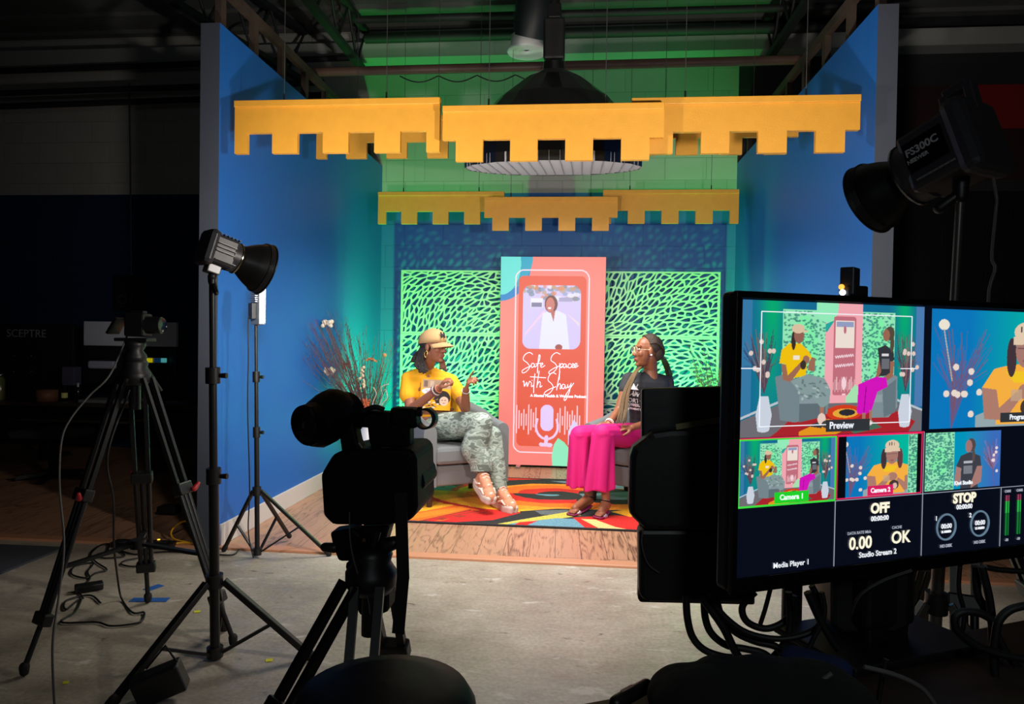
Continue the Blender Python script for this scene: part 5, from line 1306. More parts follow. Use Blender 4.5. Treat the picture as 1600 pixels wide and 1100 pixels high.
# coils, adapter bricks on the concrete
lpz = [at(x, y, z=.008) for x, y in ((130, 935), (124, 920), (140, 905), (137, 893), (145, 880), (118, 884), (112, 897), (135, 903), (150, 895), (167, 890), (150, 878), (142, 866), (155, 853), (170, 850), (165, 864), (150, 868), (165, 872), (195, 868), (178, 856), (210, 866), (260, 862), (330, 866), (366, 866), (375, 850))]
tag(MB().tube(smooth_path(lpz, 7), .0045, 6).build('power_cable', CABLE), 'tangled black power cable running along the concrete to the slim stand', 'cable')
lp2 = [at(x, y, z=.008) for x, y in ((215, 872), (195, 876), (190, 882), (210, 885), (222, 878), (240, 872))]
tag(MB().tube(smooth_path(lp2, 7), .0045, 6).build('power_cable', CABLE), 'short black cable loop on the concrete near the blue tape', 'cable')
def brick(px, py, rz, label, z=.018, s=(.12, .06, .034)):
    p = at(px, py, z=z); o = MB().box(p, s, Matrix.Rotation(rz, 3, 'Z')).build('power_adapter', BLACK, bev=.006); o.location = (0, 0, 0); return tag(o, label, 'power adapter')
brick(139, 917, .7, 'black power adapter amid coiled cable on the concrete')
st = thing('power_strip', 'black power strip lying at the laminate edge', 'power strip', at(225, 852, z=0))
MB().box(at(225, 850, z=.02), (.36, .07, .035), Matrix.Rotation(.04, 3, 'Z')).build('strip_body', BLACK, st, bev=.006)
for k in range(5): MB().box(at(192 + k * 16, 847, z=.038), (.03, .03, .004)).build('socket', mat('socket_grey', (46, 46, 48), .5), st)
MB().box(at(248, 843, z=.039), (.012, .012, .004)).build('indicator', mat('amber_led', (255, 190, 60), .4, emit=2), st)
yc = mat('yellow_cord', (214, 158, 30), .5)
tag(MB().tube(smooth_path([at(x, y, z=z) for x, y, z in ((255, 852, .02), (285, 848, .02), (300, 849, .02), (272, 842, .03), (268, 830, .06), (280, 818, .09), (292, 815, .08), (312, 822, .05), (322, 815, .03), (328, 795, .03))], 8), .006, 6).build('extension_cord', yc), 'bright yellow extension cord beside the left blue wall end', 'cord')
tag(MB().box(at(265, 795, z=.05), (.13, .10, .05)).build('power_adapter', BLACK, bev=.008), 'black power brick on the dark laminate near the yellow cord', 'power adapter')
# sand-weight power supply on the stand leg
wp_ = at(250, 1060, Y=2.28)
bx = thing('ballast_box', 'black lamp power box hanging low on the tall left stand', 'power supply', wp_)
MB().box(wp_ + Vector((0, 0, -.015)), (.16, .07, .10), Euler((.1, -.35, .3)).to_matrix()).build('box_body', mat('ballast_black', (26, 26, 27), .4), bx, bev=.008)
MB().tube([wp_ + Vector((-.05, 0, .03)), wp_ + Vector((0, .03, .10)), wp_ + Vector((.06, .0, .06))], .004, 6).build('strap', RUBBER, bx)
# tape marks
TAPE = mat('blue_masking_tape', (34, 92, 168), .7); TY = mat('yellow_tape', (214, 210, 40), .7)
def tape(p, q, w, m_, label, cat='tape'):
    p, q = at(*p, z=.002), at(*q, z=.002); return tag(MB().bar(p, q, w, .0016).build('floor_tape', m_), label, cat)
tape((205, 937), (263, 937), .05, TAPE, 'wide strip of blue tape under the left tripod back foot')
tape((228, 922), (252, 914), .045, TAPE, 'short blue tape mark beyond the left tripod back foot')
tape((303, 956), (313, 955), .025, TY, 'small yellow tape mark between left tripod and tall light stand')
tape((98, 1067), (107, 1066), .022, TY, 'small yellow tape mark near the left tripod front foot')
tape((415, 1032), (426, 1031), .025, TY, 'small yellow tape mark right of the tall light stand')
tape((1455, 996), (1478, 990), .05, TAPE, 'strip of blue tape on the floor beyond the brown table')

# ------------------------------------------------------------------ camcorder on tripod (centre)
YC = 1.62
cq = lambda x, y, Y=YC: at(x, y, Y=Y)
CB = mat('camcorder_black', (10, 10, 11), .6, bump=.05, spec=.15)
def slab(pts, Y, depth, name, parent, bev=.006, m_=CB):
    P_ = [at(x, y, Y=Y) for x, y in pts]; m = MB(); n = len(P_)
    vs = [tuple(p) for p in P_] + [(p.x, p.y + depth, p.z) for p in P_]
    m.add(vs, [tuple(range(n)), tuple(range(n, 2 * n))[::-1]] + [(i, i + n, (i + 1) % n + n, (i + 1) % n) for i in range(n)])
    return m.build(name, m_, parent, bev=bev)
hc_ = cq(570, 860)
cv = thing('camcorder', 'large black professional camcorder in silhouette before the left chair', 'camcorder', cq(575, 822))
slab([(500, 742), (520, 709), (545, 703), (640, 702), (650, 712), (652, 800), (640, 815), (604, 822), (518, 821), (504, 806)], YC - .03, .20, 'camera_body', cv, .012)
slab([(614, 704), (640, 702), (648, 722), (660, 744), (664, 762), (650, 776), (634, 775), (620, 760)], YC + .02, .16, 'lens_housing', cv, .01)
slab([(534, 712), (528, 668), (548, 645), (558, 690), (566, 708)], YC - .0, .05, 'viewfinder_arm', cv, .006)
MB().cyl(cq(545, 645, YC + .06), cq(478, 665, YC - .07), .052, .047, 28).build('viewfinder', CB, cv, bev=.006)
MB().cap(cq(520, 645, YC + .02), cq(500, 662, YC - .03), .058, .056).build('viewfinder_hood', CB, cv)
slab([(459, 676), (470, 637), (486, 634), (494, 650), (484, 678)], YC - .09, .05, 'eyecup', cv, .008)
MB().box(cq(474, 664, YC - .095), (.004, .002, .012)).build('chrome_mark', CHROME, cv)
slab([(545, 640), (610, 644), (610, 672), (562, 668), (548, 660)], YC + .04, .04, 'top_handle', cv, .008)
slab([(608, 637), (648, 639), (651, 670), (612, 671)], YC + .03, .055, 'handle_grip', cv, .008)
slab([(573, 664), (640, 664), (640, 708), (583, 708), (576, 690)], YC + .03, .05, 'handle_post', cv, .006)
slab([(546, 636), (557, 636), (557, 650), (546, 650)], YC + .02, .02, 'hot_shoe', cv, .002)
MB().tube(smooth_path([cq(566, 643), cq(585, 636), cq(600, 640)], 6), .006, 8).build('handle_cable', CABLE, cv)
rc = cq(666, 654, YC + .06)
MB().lathe([(.0205, -.012), (.0215, -.014), (.0255, -.014), (.0255, .014), (.0215, .014), (.0205, .012), (.0205, -.012)], frame(rc, (1, -.25, 0), (0, 0, 1)), 30).build('microphone_ring', mat('ring_grey', (54, 54, 56), .35), cv)
MB().bar(cq(648, 655, YC + .06), cq(652, 655, YC + .06), .02, .02).box(cq(656, 643, YC + .06), (.010, .012, .022)).build('ring_bracket', CB, cv)
MB().tube(smooth_path([cq(560, 692), cq(572, 704), cq(600, 700), cq(620, 702), cq(638, 706), cq(644, 722), cq(648, 735)], 6), .0022, 6).build('trim_cable', mat('glint_cable', (84, 84, 90), .25), cv)
MB().bar(cq(626, 770, YC - .05), cq(630, 905, YC - .05), .028, .004, up=(0, 1, 0)).bar(cq(630, 900, YC - .05), cq(622, 990, YC - .05), .028, .004, up=(0, 1, 0)).build('hand_strap', RUBBER, cv)
MB().box(cq(646, 722, YC + .1), (.006, .01, .02)).build('lens_glint', mat('pink_glint', (180, 130, 140), .3), cv)  # pink glint on the lens, set in as a coloured chip
hubc = cq(580, 905)
ct = video_tripod(hubc, [(hubc.x - .36, 1.22, 0), (hubc.x + .06, 1.20, 0), (hubc.x + .02, 2.02, 0)], 'black tripod under the large camcorder', .013, True, False, up=.36)
slab([(514, 832), (552, 826), (566, 838), (556, 878), (528, 878), (520, 858)], YC, .06, 'head_side', ct, .008)
slab([(560, 824), (608, 822), (600, 850), (580, 884), (556, 884), (572, 850)], YC + .02, .06, 'fluid_head', ct, .008)
MB().cap(cq(508, 855), cq(522, 856), .011, .012, 10).build('tilt_knob', BLACK, ct)
MB().cap(cq(604, 852), cq(616, 848), .018, .016, 12).build('drag_knob', BLACK, ct)
slab([(536, 880), (590, 880), (606, 905), (606, 960), (560, 965), (545, 920)], YC, .09, 'bowl', ct, .012)
MB().tube([cq(590, 830), cq(578, 872), cq(574, 930)], .009, 8).build('pan_handle', BLACK, ct)
tag(MB().tube(smooth_path([cq(546, 800, YC - .06), cq(548, 850, YC - .05), cq(560, 900, YC - .05), cq(574, 932, YC - .05), cq(578, 960, YC - .05)], 6), .0018, 5).build('thin_cable', mat('glint_cable', (1, 1, 1))), 'thin dark cable hanging down the front of the camcorder tripod', 'cable')
# round stool at the bottom
sc0 = at(601, 1062, Y=1.28)
st = thing('round_stool', 'round black padded stool top at the bottom edge under the camcorder', 'stool', (sc0.x, 1.28, 0))
zt = .600
MB().lathe([(.001, zt - .09), (.15, zt - .09), (.168, zt - .06), (.170, zt - .03), (.155, zt - .006), (.10, zt + .008), (.001, zt + .012)], Matrix.Translation((sc0.x, 1.28, 0)), 40).build('seat', mat('black_vinyl', (12, 12, 13), .6, bump=.1, bscale=30, spec=.2), st)
MB().tube([(sc0.x, 1.28, zt - .09), (sc0.x, 1.28, .08)], .025, 16).build('post', BLACKM, st)
for k in range(5):
    g_ = 2 * PI * k / 5 + .3; MB().bar((sc0.x, 1.28, .08), (sc0.x + .27 * math.cos(g_), 1.28 + .27 * math.sin(g_), .055), .035, .025).build('base_arm', BLACKM, st)
    MB().cyl((sc0.x + .27 * math.cos(g_) - .01, 1.28 + .27 * math.sin(g_), .027), (sc0.x + .27 * math.cos(g_) + .01, 1.28 + .27 * math.sin(g_), .027), .026, None, 14).build('caster', RUBBER, st)
# ------------------------------------------------------------------ control table and monitors (right foreground)
a = at(893, 1102, z=.75); b = at(1600, 968, z=.75); dv = (b - a).normalized(); bk = Vector((dv.y, -dv.x, 0))
A_ = a - dv * .06; B_ = a + dv * 1.9
tb = thing('control_table', 'dark brown table under the multi-view monitor', 'table', ((A_ + B_) / 2 + bk * .3) * 1)
tb.location.z = 0
TW = mat('dark_brown_tabletop', (50, 38, 32), .5, var=.15, vscale=5)
vs = [A_, B_, B_ + bk * .66, A_ + bk * .66]
m = MB(); m.add([tuple(v) for v in vs] + [(v.x, v.y, v.z - .03) for v in vs], [(0, 1, 2, 3), (7, 6, 5, 4), (0, 4, 5, 1), (1, 5, 6, 2), (2, 6, 7, 3), (3, 7, 4, 0)])
m.build('tabletop', TW, tb, bev=.003)
for q in (A_ + dv * .08 + bk * .06, B_ - dv * .08 + bk * .06, A_ + dv * .08 + bk * .6, B_ - dv * .08 + bk * .6):
    MB().box((q.x, q.y, .36), (.045, .045, .72)).build('leg', BLACKM, tb)
# multiview monitor
fr_ = _f.copy(); 
def cs(px, py, zc): return Vector((0, 0, CAM_H)) + (_f + _r * ((px - 800) / FPX) - _u * ((py - 550) / FPX)) * zc
TL = cs(1149, 454, 1.0); BLc = cs(1141, 932, 1.0); TRr = cs(1605, 478, 1.205)
xd = (TRr - TL); xd.z = 0; xd.normalize(); up = Vector((0, 0, 1)); hgt = (TL - BLc).length; org = Vector((TL.x, TL.y, TL.z - hgt))
wid = hgt * 1.70
MM = frame(org, xd, up); nz_ = MM.to_3x3() @ Vector((0, 0, 1))          # nz_ faces the camera
mo = thing('multiview_monitor', 'large monitor showing a multi-view of the talk show cameras', 'monitor', org + xd * wid / 2)
def mp_(x, y, z=0): return MM @ Vector((x, y, z))
def bx_(x0, y0, x1, y1, z0, z1, name, m_, bev=.003, par=None):
    c = mp_((x0 + x1) / 2, (y0 + y1) / 2, (z0 + z1) / 2); return MB().box(c, (abs(x1 - x0), abs(y1 - y0), abs(z1 - z0)), MM.to_3x3()).build(name, m_, par or mo, bev=bev)
bx_(0, 0, wid, hgt, -.035, -.004, 'rear_case', BLACK, .008)
bz = .010; bb = .022; SX0, SX1, SY0, SY1 = bz, wid - bz, bb, hgt - bz
bez = mat('bezel_black', (10, 10, 11), .35)
bx_(0, 0, wid, bb, -.004, .004, 'bezel', bez, .001); bx_(0, SY1, wid, hgt, -.004, .004, 'bezel', bez, .001); bx_(0, bb, bz, SY1, -.004, .004, 'bezel', bez, .001); bx_(SX1, bb, wid, SY1, -.004, .004, 'bezel', bez, .001)
SWd, SHt = SX1 - SX0, SY1 - SY0
scr = bx_(SX0, SY0, SX1, SY1, -.004, 0, 'screen', mat('screen_navy', (7, 11, 24), .25, emit=1.0), 0)
EM = attr_mat('screen_picture', .3, emit=.95)
def cell(u0, v0, u1, v1, cv, name, z=.0004):
    M_ = MM @ Matrix.Translation((SX0 + u0 * SWd, SY0 + (1 - v1) * SHt, z)); return cv.grid(name, EM, M_, (u1 - u0) * SWd, (v1 - v0) * SHt, scr)
def lattice_fill(cv, x0, y0, x1, y1, seed, n=330, sc=1.0):
    cv.rect(x0, y0, x1, y1, (150, 236, 186)); cv.ellipse((x0 + x1) / 2, (y0 + y1) / 2, (x1 - x0) * .3, .25, (110, 250, 160), .5)
    r_ = np.random.RandomState(seed); m0 = (cv.x > x0 + .004) & (cv.x < x1 - .004) & (cv.y > y0 + .006) & (cv.y < y1)
    keep = cv.a.copy()
    for _ in range(n):
        cv.ellipse(x0 + (x1 - x0) * r_.rand(), y0 + (y1 - y0) * r_.rand(), .0085 * sc, .004 * sc * 1.5, (66, 142, 128), .85, r_.rand() * 3)
    cv.a[~m0] = keep[~m0]
def person_seated(cv, left=True):
    if left:
        cv.poly([(.17, .56), (.24, .53), (.30, .62), (.43, .66), (.46, .72), (.45, .84), (.28, .90), (.20, .88)], (118, 136, 142)); cv.poly([(.30, .70), (.44, .74), (.44, .86), (.30, .90)], (96, 112, 118)); cv.rect(.30, .70, .40, .76, (136, 152, 158))
        cv.poly([(.20, .36), (.24, .31), (.30, .31), (.345, .37), (.36, .42), (.335, .44), (.33, .55), (.225, .58), (.215, .46), (.19, .46)], (244, 196, 14))
        cv.poly([(.20, .46), (.225, .47), (.235, .55), (.30, .45), (.32, .46), (.25, .60), (.21, .58)], (160, 108, 86)); cv.poly([(.36, .41), (.38, .42), (.375, .52), (.34, .51), (.345, .45)], (160, 108, 86)); cv.ellipse(.33, .43, .018, .03, (160, 110, 92))
        cv.rect(.262, .40, .295, .43, (244, 232, 210)); cv.ellipse(.315, .47, .016, .035, (60, 50, 44))
        cv.ellipse(.262, .29, .012, .07, (60, 44, 42)); cv.ellipse(.29, .25, .026, .06, (150, 100, 84)); cv.ellipse(.285, .20, .034, .035, (222, 196, 164)); cv.rect(.29, .21, .335, .225, (222, 196, 164))
        cv.poly([(.25, .59), (.34, .54), (.43, .57), (.465, .66), (.46, .76), (.42, .80), (.36, .70), (.30, .68)], (136, 158, 158))
        r_ = np.random.RandomState(3)
        for _ in range(30):
            x_, y_ = .28 + .17 * r_.rand(), .58 + .15 * r_.rand(); cv.ellipse(x_, y_, .012, .006, [(96, 118, 118), (176, 194, 190)][r_.randint(2)], .8, r_.rand() * 2)
        cv.rect(.41, .79, .43, .86, (170, 116, 96)); cv.ellipse(.42, .88, .022, .045, (232, 206, 192)); cv.ellipse(.45, .92, .03, .03, (70, 64, 62))
    else:
        cv.poly([(.63, .62), (.72, .60), (.80, .53), (.845, .56), (.85, .80), (.80, .88), (.70, .88), (.69, .70)], (128, 144, 150)); cv.rect(.70, .70, .76, .76, (146, 160, 166)); cv.poly([(.76, .66), (.84, .58), (.84, .84), (.77, .88)], (104, 120, 128))
        cv.poly([(.725, .34), (.77, .31), (.82, .36), (.825, .43), (.80, .45), (.80, .55), (.73, .56), (.735, .42)], (52, 54, 62)); cv.poly([(.735, .42), (.72, .55), (.70, .60), (.72, .60), (.75, .52)], (158, 106, 84)); cv.poly([(.80, .44), (.825, .44), (.82, .56), (.76, .61), (.75, .58), (.80, .53)], (158, 106, 84))
        cv.ellipse(.795, .22, .028, .055, (84, 76, 62)); cv.ellipse(.775, .235, .02, .048, (156, 104, 84)); cv.rect(.75, .38, .79, .40, (220, 220, 224)); cv.rect(.75, .42, .795, .50, (140, 142, 150), .5); cv.ellipse(.81, .30, .012, .07, (84, 76, 62))
        cv.poly([(.62, .62), (.72, .56), (.78, .57), (.79, .64), (.73, .68), (.70, .82), (.66, .86), (.615, .84)], (214, 20, 190)); cv.line([(.665, .64), (.655, .84)], .003, (160, 10, 150))
        cv.rect(.645, .84, .665, .92, (170, 116, 96)); cv.rect(.685, .82, .70, .90, (170, 116, 96)); cv.ellipse(.65, .94, .02, .02, (220, 200, 196)); cv.ellipse(.69, .92, .016, .02, (220, 200, 196))
def wide_shot(w, h):
    cv = Canvas(w, h, (24, 92, 156))
    cv.a[:] = np.array(lin((20, 110, 150)))
    g = np.exp(-((cv.x - .15) / .06) ** 2) + np.exp(-((cv.x - .88) / .05) ** 2); g = (g * np.clip(1.1 - cv.y, 0, 1) * .9).clip(0, 1)[..., None]
    cv.a = cv.a * (1 - g) + np.array(lin((4, 178, 110))) * g
    cv.rect(.0, 0, .05, .85, (70, 130, 180), .6); cv.rect(.95, 0, 1, .8, (90, 130, 190), .7)
    cv.poly([(0, .88), (.20, .76), (.80, .74), (1, .84), (1, 1), (0, 1)], (112, 110, 116)); cv.line([(0, .86), (.2, .74)], .008, (190, 196, 204)); cv.line([(.8, .72), (1, .83)], .008, (190, 196, 204))
    lattice_fill(cv, .205, .06, .44, .64, 1); lattice_fill(cv, .625, .06, .825, .62, 2)
    cv.rect(.43, 0, .635, .76, (246, 170, 180)); cv.ellipse(.44, .03, .06, .12, (150, 240, 190)); cv.poly([(.43, .16), (.48, .13), (.44, .22), (.43, .22)], (40, 170, 160)); cv.rrect(.475, .10, .60, .70, .012, (196, 112, 126), .66); cv.rect(.485, .13, .59, .34, (240, 226, 214)); cv.rect(.49, .14, .585, .18, (150, 160, 196)); cv.ellipse(.538, .2, .008, .03, (190, 110, 130))
    for k in range(14): cv.rect(.478 + k * .009, .60 - .02 * (k % 3), .481 + k * .009, .66 + .015 * (k % 2), (246, 206, 210))
    cv.ellipse(.538, .61, .012, .05, (250, 214, 222)); cv.rect(.528, .69, .548, .70, (250, 214, 222)); cv.poly([(.55, .72), (.60, .62), (.635, .66), (.635, .76), (.55, .76)], (170, 230, 180))
    for ln in (.40, .47): cv.line([(.487 + .006 * k, ln + .02 * (k % 2) - .001 * k) for k in range(18)], .0022, (250, 225, 232))
    cv.poly([(.18, .97), (.25, .88), (.42, .80), (.80, .80), (.96, .92), (.92, 1), (.15, 1)], (172, 36, 44)); cv.ellipse(.545, .835, .10, .06, (214, 60, 30)); cv.ellipse(.55, .84, .07, .036, (232, 170, 60)); cv.ellipse(.56, .835, .045, .025, (44, 44, 50)); cv.poly([(.30, .97), (.45, .88), (.62, .92), (.5, 1), (.3, 1)], (232, 150, 30)); cv.poly([(.56, .95), (.7, .9), (.76, .96), (.6, 1)], (70, 110, 90)); cv.poly([(.34, .93), (.44, .88), (.42, .95)], (60, 60, 64))
    r_ = np.random.RandomState(6)
    for (vx, tx0, tx1) in ((.115, .0, .19), (.895, .83, .98)):
        for _ in range(60):
            tx = tx0 + (tx1 - tx0) * r_.rand(); cv.line([(vx, .68), ((vx + tx) / 2, .48), (tx, .20 + .3 * r_.rand())], .0018, [(96, 70, 86), (130, 96, 92), (60, 60, 90)][r_.randint(3)], 1, .8)
        for _ in range(9): cv.ellipse(tx0 + (tx1 - tx0) * (.2 + .7 * r_.rand()), .30 + .3 * r_.rand(), .011, .018, (228, 206, 196))
        cv.poly([(vx - .022, .70), (vx + .022, .70), (vx + .042, .84), (vx + .03, .95), (vx - .03, .95), (vx - .04, .84)], (206, 214, 228)); cv.ellipse(vx, .95, .03, .015, (206, 214, 228))
    person_seated(cv, True); person_seated(cv, False)
    return cv
def close_left(w, h, bars=False):
    cv = Canvas(w, h, (10, 120, 190)); g = np.clip((cv.x - .25) / .5, 0, 1)[..., None]
    cv.a = cv.a * (1 - g) + np.array(lin((0, 186, 160))) * g
    r_ = np.random.RandomState(7)
    for _ in range(70): cv.line([(.14, 1.0), (.12 + .1 * r_.rand(), .7), (.0 + .42 * r_.rand(), .15 + .4 * r_.rand())], .003, [(96, 90, 140), (70, 110, 170), (130, 80, 90)][r_.randint(3)], 1, .7)
    cv.ellipse(.08, .13, .035, .045, (240, 232, 214)); cv.line([(.08, .17), (.14, .6)], .004, (190, 176, 160))
    for _ in range(10): cv.ellipse(.05 + .3 * r_.rand(), .4 + .5 * r_.rand(), .02, .028, (236, 220, 208))
    cv.poly([(.30, .90), (.42, .84), (.96, .84), (1, 1), (.3, 1)], (150, 170, 176))
    cv.poly([(.34, .66), (.42, .50), (.55, .46), (.70, .46), (.84, .52), (.90, .66), (.80, .70), (.80, .98), (.44, .98), (.44, .68)], (250, 178, 66)); cv.poly([(.50, .52), (.72, .52), (.66, .62), (.56, .62)], (246, 200, 40))
    cv.poly([(.34, .66), (.44, .68), (.46, .84), (.58, .70), (.62, .74), (.50, .95), (.36, .93)], (176, 126, 110)); cv.poly([(.90, .66), (.80, .70), (.80, .80), (.72, .72), (.70, .76), (.80, .95), (.92, .90)], (176, 126, 110)); cv.ellipse(.65, .70, .06, .07, (176, 126, 110))
    cv.rect(.54, .68, .62, .78, (200, 170, 140), .7); cv.ellipse(.67, .84, .06, .08, (70, 56, 52)); cv.ellipse(.68, .86, .03, .05, (226, 190, 180))
    cv.ellipse(.54, .40, .035, .17, (66, 52, 58)); cv.ellipse(.74, .40, .035, .17, (104, 62, 66)); cv.ellipse(.64, .34, .072, .15, (170, 122, 112)); cv.ellipse(.64, .18, .085, .09, (228, 204, 176)); cv.poly([(.55, .22), (.73, .22), (.74, .28), (.55, .29)], (228, 204, 176)); cv.rect(.60, .13, .61, .18, (60, 60, 70)); cv.rect(.63, .12, .64, .18, (60, 60, 70)); cv.rect(.66, .13, .67, .18, (60, 60, 70))
    cv.rect(.58, .315, .70, .325, (110, 80, 84)); cv.ellipse(.64, .43, .022, .012, (150, 88, 92))
    if bars: lattice_fill(cv, .84, 0, 1, 1, 4, 260, 1.9); cv.rect(0, 0, .09, 1, (6, 8, 14)); cv.rect(.955, 0, 1, 1, (6, 8, 14))
    return cv
def close_right(w, h):
    cv = Canvas(w, h, (0, 150, 190)); g = np.clip((cv.x - .5) / .4, 0, 1)[..., None]; cv.a = cv.a * (1 - g) + np.array(lin((60, 110, 190))) * g
    lattice_fill(cv, 0, 0, .37, 1, 5, 520, 1.9)
    r_ = np.random.RandomState(9)
    for _ in range(60): cv.line([(.92, 1), (.90, .7), (.76 + .22 * r_.rand(), .15 + .4 * r_.rand())], .003, [(150, 130, 190), (120, 80, 90)][r_.randint(2)], 1, .7)
    for _ in range(7): cv.ellipse(.8 + .16 * r_.rand(), .3 + .5 * r_.rand(), .018, .028, (236, 220, 222))
    cv.poly([(.40, .60), (.46, .42), (.58, .36), (.72, .44), (.74, .62), (.68, .66), (.70, 1), (.46, 1), (.47, .66)], (62, 64, 74)); cv.poly([(.40, .60), (.47, .64), (.46, .9), (.42, .96), (.38, .9)], (170, 124, 118)); cv.poly([(.68, .62), (.75, .62), (.74, .9), (.60, 1), (.60, .92)], (170, 124, 118))
    cv.ellipse(.595, .24, .06, .12, (84, 72, 72)); cv.ellipse(.565, .26, .045, .11, (166, 118, 114)); cv.ellipse(.63, .42, .02, .12, (90, 78, 76)); cv.rect(.50, .52, .62, .56, (200, 204, 214), .8); cv.rect(.50, .60, .62, .74, (150, 152, 164), .6)
    return cv
H2 = .0
cell(.004, .005, .492, .498, wide_shot(420, 250), 'preview_picture')
cell(.515, .010, .995, .492, close_left(300, 200), 'program_picture')
cell(.004, .508, .248, .745, wide_shot(240, 150), 'camera_picture')
cell(.256, .508, .492, .742, close_left(180, 120, True), 'camera_picture')
cell(.506, .508, .745, .742, close_right(180, 120), 'camera_picture')
def em(name, c, s=1.0): return mat(name, c, .5, emit=s)
LW = em('screen_white', (232, 236, 242)); LGy = em('screen_grey_line', (150, 156, 170)); LG = em('screen_green', (56, 214, 60)); LR = em('screen_red', (222, 36, 90)); LC = em('screen_cream', (246, 240, 214))
def ln(u0, v0, u1, v1, w, m_, nm='divider_line', z=.0008):
    p, q = mp_(SX0 + u0 * SWd, SY0 + (1 - v0) * SHt, z), mp_(SX0 + u1 * SWd, SY0 + (1 - v1) * SHt, z)
    MB().bar(p, q, w, .0004, up=nz_).build(nm, m_, scr)
def rectl(u0, v0, u1, v1, w, m_, nm): 
    for a_ in ((u0, v0, u1, v0), (u1, v0, u1, v1), (u1, v1, u0, v1), (u0, v1, u0, v0)): ln(*a_, w, m_, nm)
rectl(.05, .045, .455, .46, .0014, LW, 'safe_area_line'); ln(.0, .25, .05, .25, .0014, LW, 'safe_area_line'); ln(.425, .25, .47, .25, .0014, LW, 'safe_area_line')
rectl(.003, .506, .249, .747, .0028, LG, 'green_tally_border'); rectl(.2535, .506, .494, .744, .0018, LR, 'red_tally_border'); ln(.004, .502, .50, .502, .0018, LR, 'red_tally_border')
ln(.2505, .75, .2505, .998, .0012, LGy); ln(.5, .502, .5, .998, .0012, LGy); ln(.75, .75, .75, .998, .0012, LGy); ln(.25, .75, 1, .75, .0010, LGy); ln(.0, .5, 0, 1, .0012, LGy)
bxm = em('caption_green', (30, 200, 40)); bxr = em('caption_red', (206, 30, 90)); bxd = em('caption_dark', (52, 56, 60), .8)
def plate(u, v, w, h, m_): 
    c = mp_(SX0 + u * SWd, SY0 + (1 - v) * SHt, .0009); MB().box(c, (w, h, .0003), MM.to_3x3()).build('caption_plate', m_, scr)
def tx_(s, u, v, size, m_=LW, bold=.0003, al='CENTER'):
    text_mesh(s, size, frame(mp_(SX0 + u * SWd, SY0 + (1 - v) * SHt, .0013), xd, up), m_, 'screen_text', scr, .0002, al, bold)
plate(.28, .465, .085, .018, bxd); tx_('Preview', .262, .465, .0145)
plate(.80, .455, .085, .016, bxd); tx_('Program', .80, .455, .012)
plate(.135, .722, .062, .016, bxm); tx_('Camera 1', .135, .722, .011)
plate(.375, .722, .052, .015, bxr); tx_('Camera 2', .375, .722, .010)
tx_('Kiwi Studio', .625, .718, .009)
tx_('OFF', .375, .793, .0215, LC, .0010); tx_('00:00:00', .375, .832, .0105, LW, .0003)
tx_('STOP', .63, .782, .0215, LC, .0010); tx_('00:00:00', .63, .817, .0105, LW, .0003)
tx_('DATA RATE Mb/s', .318, .880, .0062, LGy, .0001); tx_('CACHE', .425, .874, .0062, LGy, .0001)
tx_('0.00', .322, .922, .0265, LC, .0006); tx_('OK', .437, .916, .0265, LC, .0006); tx_('Studio Stream 2', .372, .968, .0118, LW, .0002)
tx_('Media Player 1', .138, .970, .0112, LW, .0001)
RING = em('ring_blue_grey', (104, 130, 150), .8)
for u_, n_ in ((.575, '1'), (.682, '2')):
    c = mp_(SX0 + u_ * SWd, SY0 + (1 - .893) * SHt, .001); rr = .0205
    MB().tube([c + xd * rr * math.cos(g) + up * rr * math.sin(g) for g in np.linspace(0, 2 * PI, 40)], .0016, 6).build('dial_ring', RING, scr)
    tx_('00:00', u_, .890, .0105); tx_('% ARMED', u_, .912, .0050); tx_(n_, u_ - .032, .855, .010); tx_('NO DISK', u_, .970, .0066, LGy)
for k in range(6):
    u_ = .772 + k * .040
    for j in range(3):
        c0 = [(20, 120, 50), (40, 180, 70), (150, 60, 90)][j] if k != 2 else [(50, 220, 40), (60, 200, 40), (190, 40, 80)][j]
        v0, v1 = ((.955, .86), (.86, .81), (.81, .785))[j] if k != 2 else ((.955, .88), (.88, .80), (.80, .775))[j]
        p, q = mp_(SX0 + u_ * SWd, SY0 + (1 - v0) * SHt, .001), mp_(SX0 + u_ * SWd, SY0 + (1 - v1) * SHt, .001)
        MB().bar(p, q, .0085, .0004, up=nz_).build('level_meter', em('meter_%d_%d' % (c0[0], c0[1]), c0, .9), scr)
    ln(u_, .955, u_, .785, .0012, em('screen_black', (5, 8, 14)), 'meter_gap', .0016)
    tx_('CAM%d' % (k + 1), u_, .768, .0058, LGy); tx_('-50', u_, .975, .0058, LGy)
# monitor stand
sx = .30
bx_(sx * 1.0, -.11, sx + .11, .06, -.09, -.04, 'neck', BLACK, .01)
f0 = mp_(sx + .055, 0, -.07)
MB().box((f0.x, f0.y, .757), (.28, .014, .18), MM.to_3x3()).build('stand_foot', BLACK, mo, bev=.004)
MB().box((f0.x, f0.y, (.76 + org.z) / 2), (.09, org.z - .76 + .02, .05), MM.to_3x3()).build('neck_post', BLACK, mo, bev=.006)
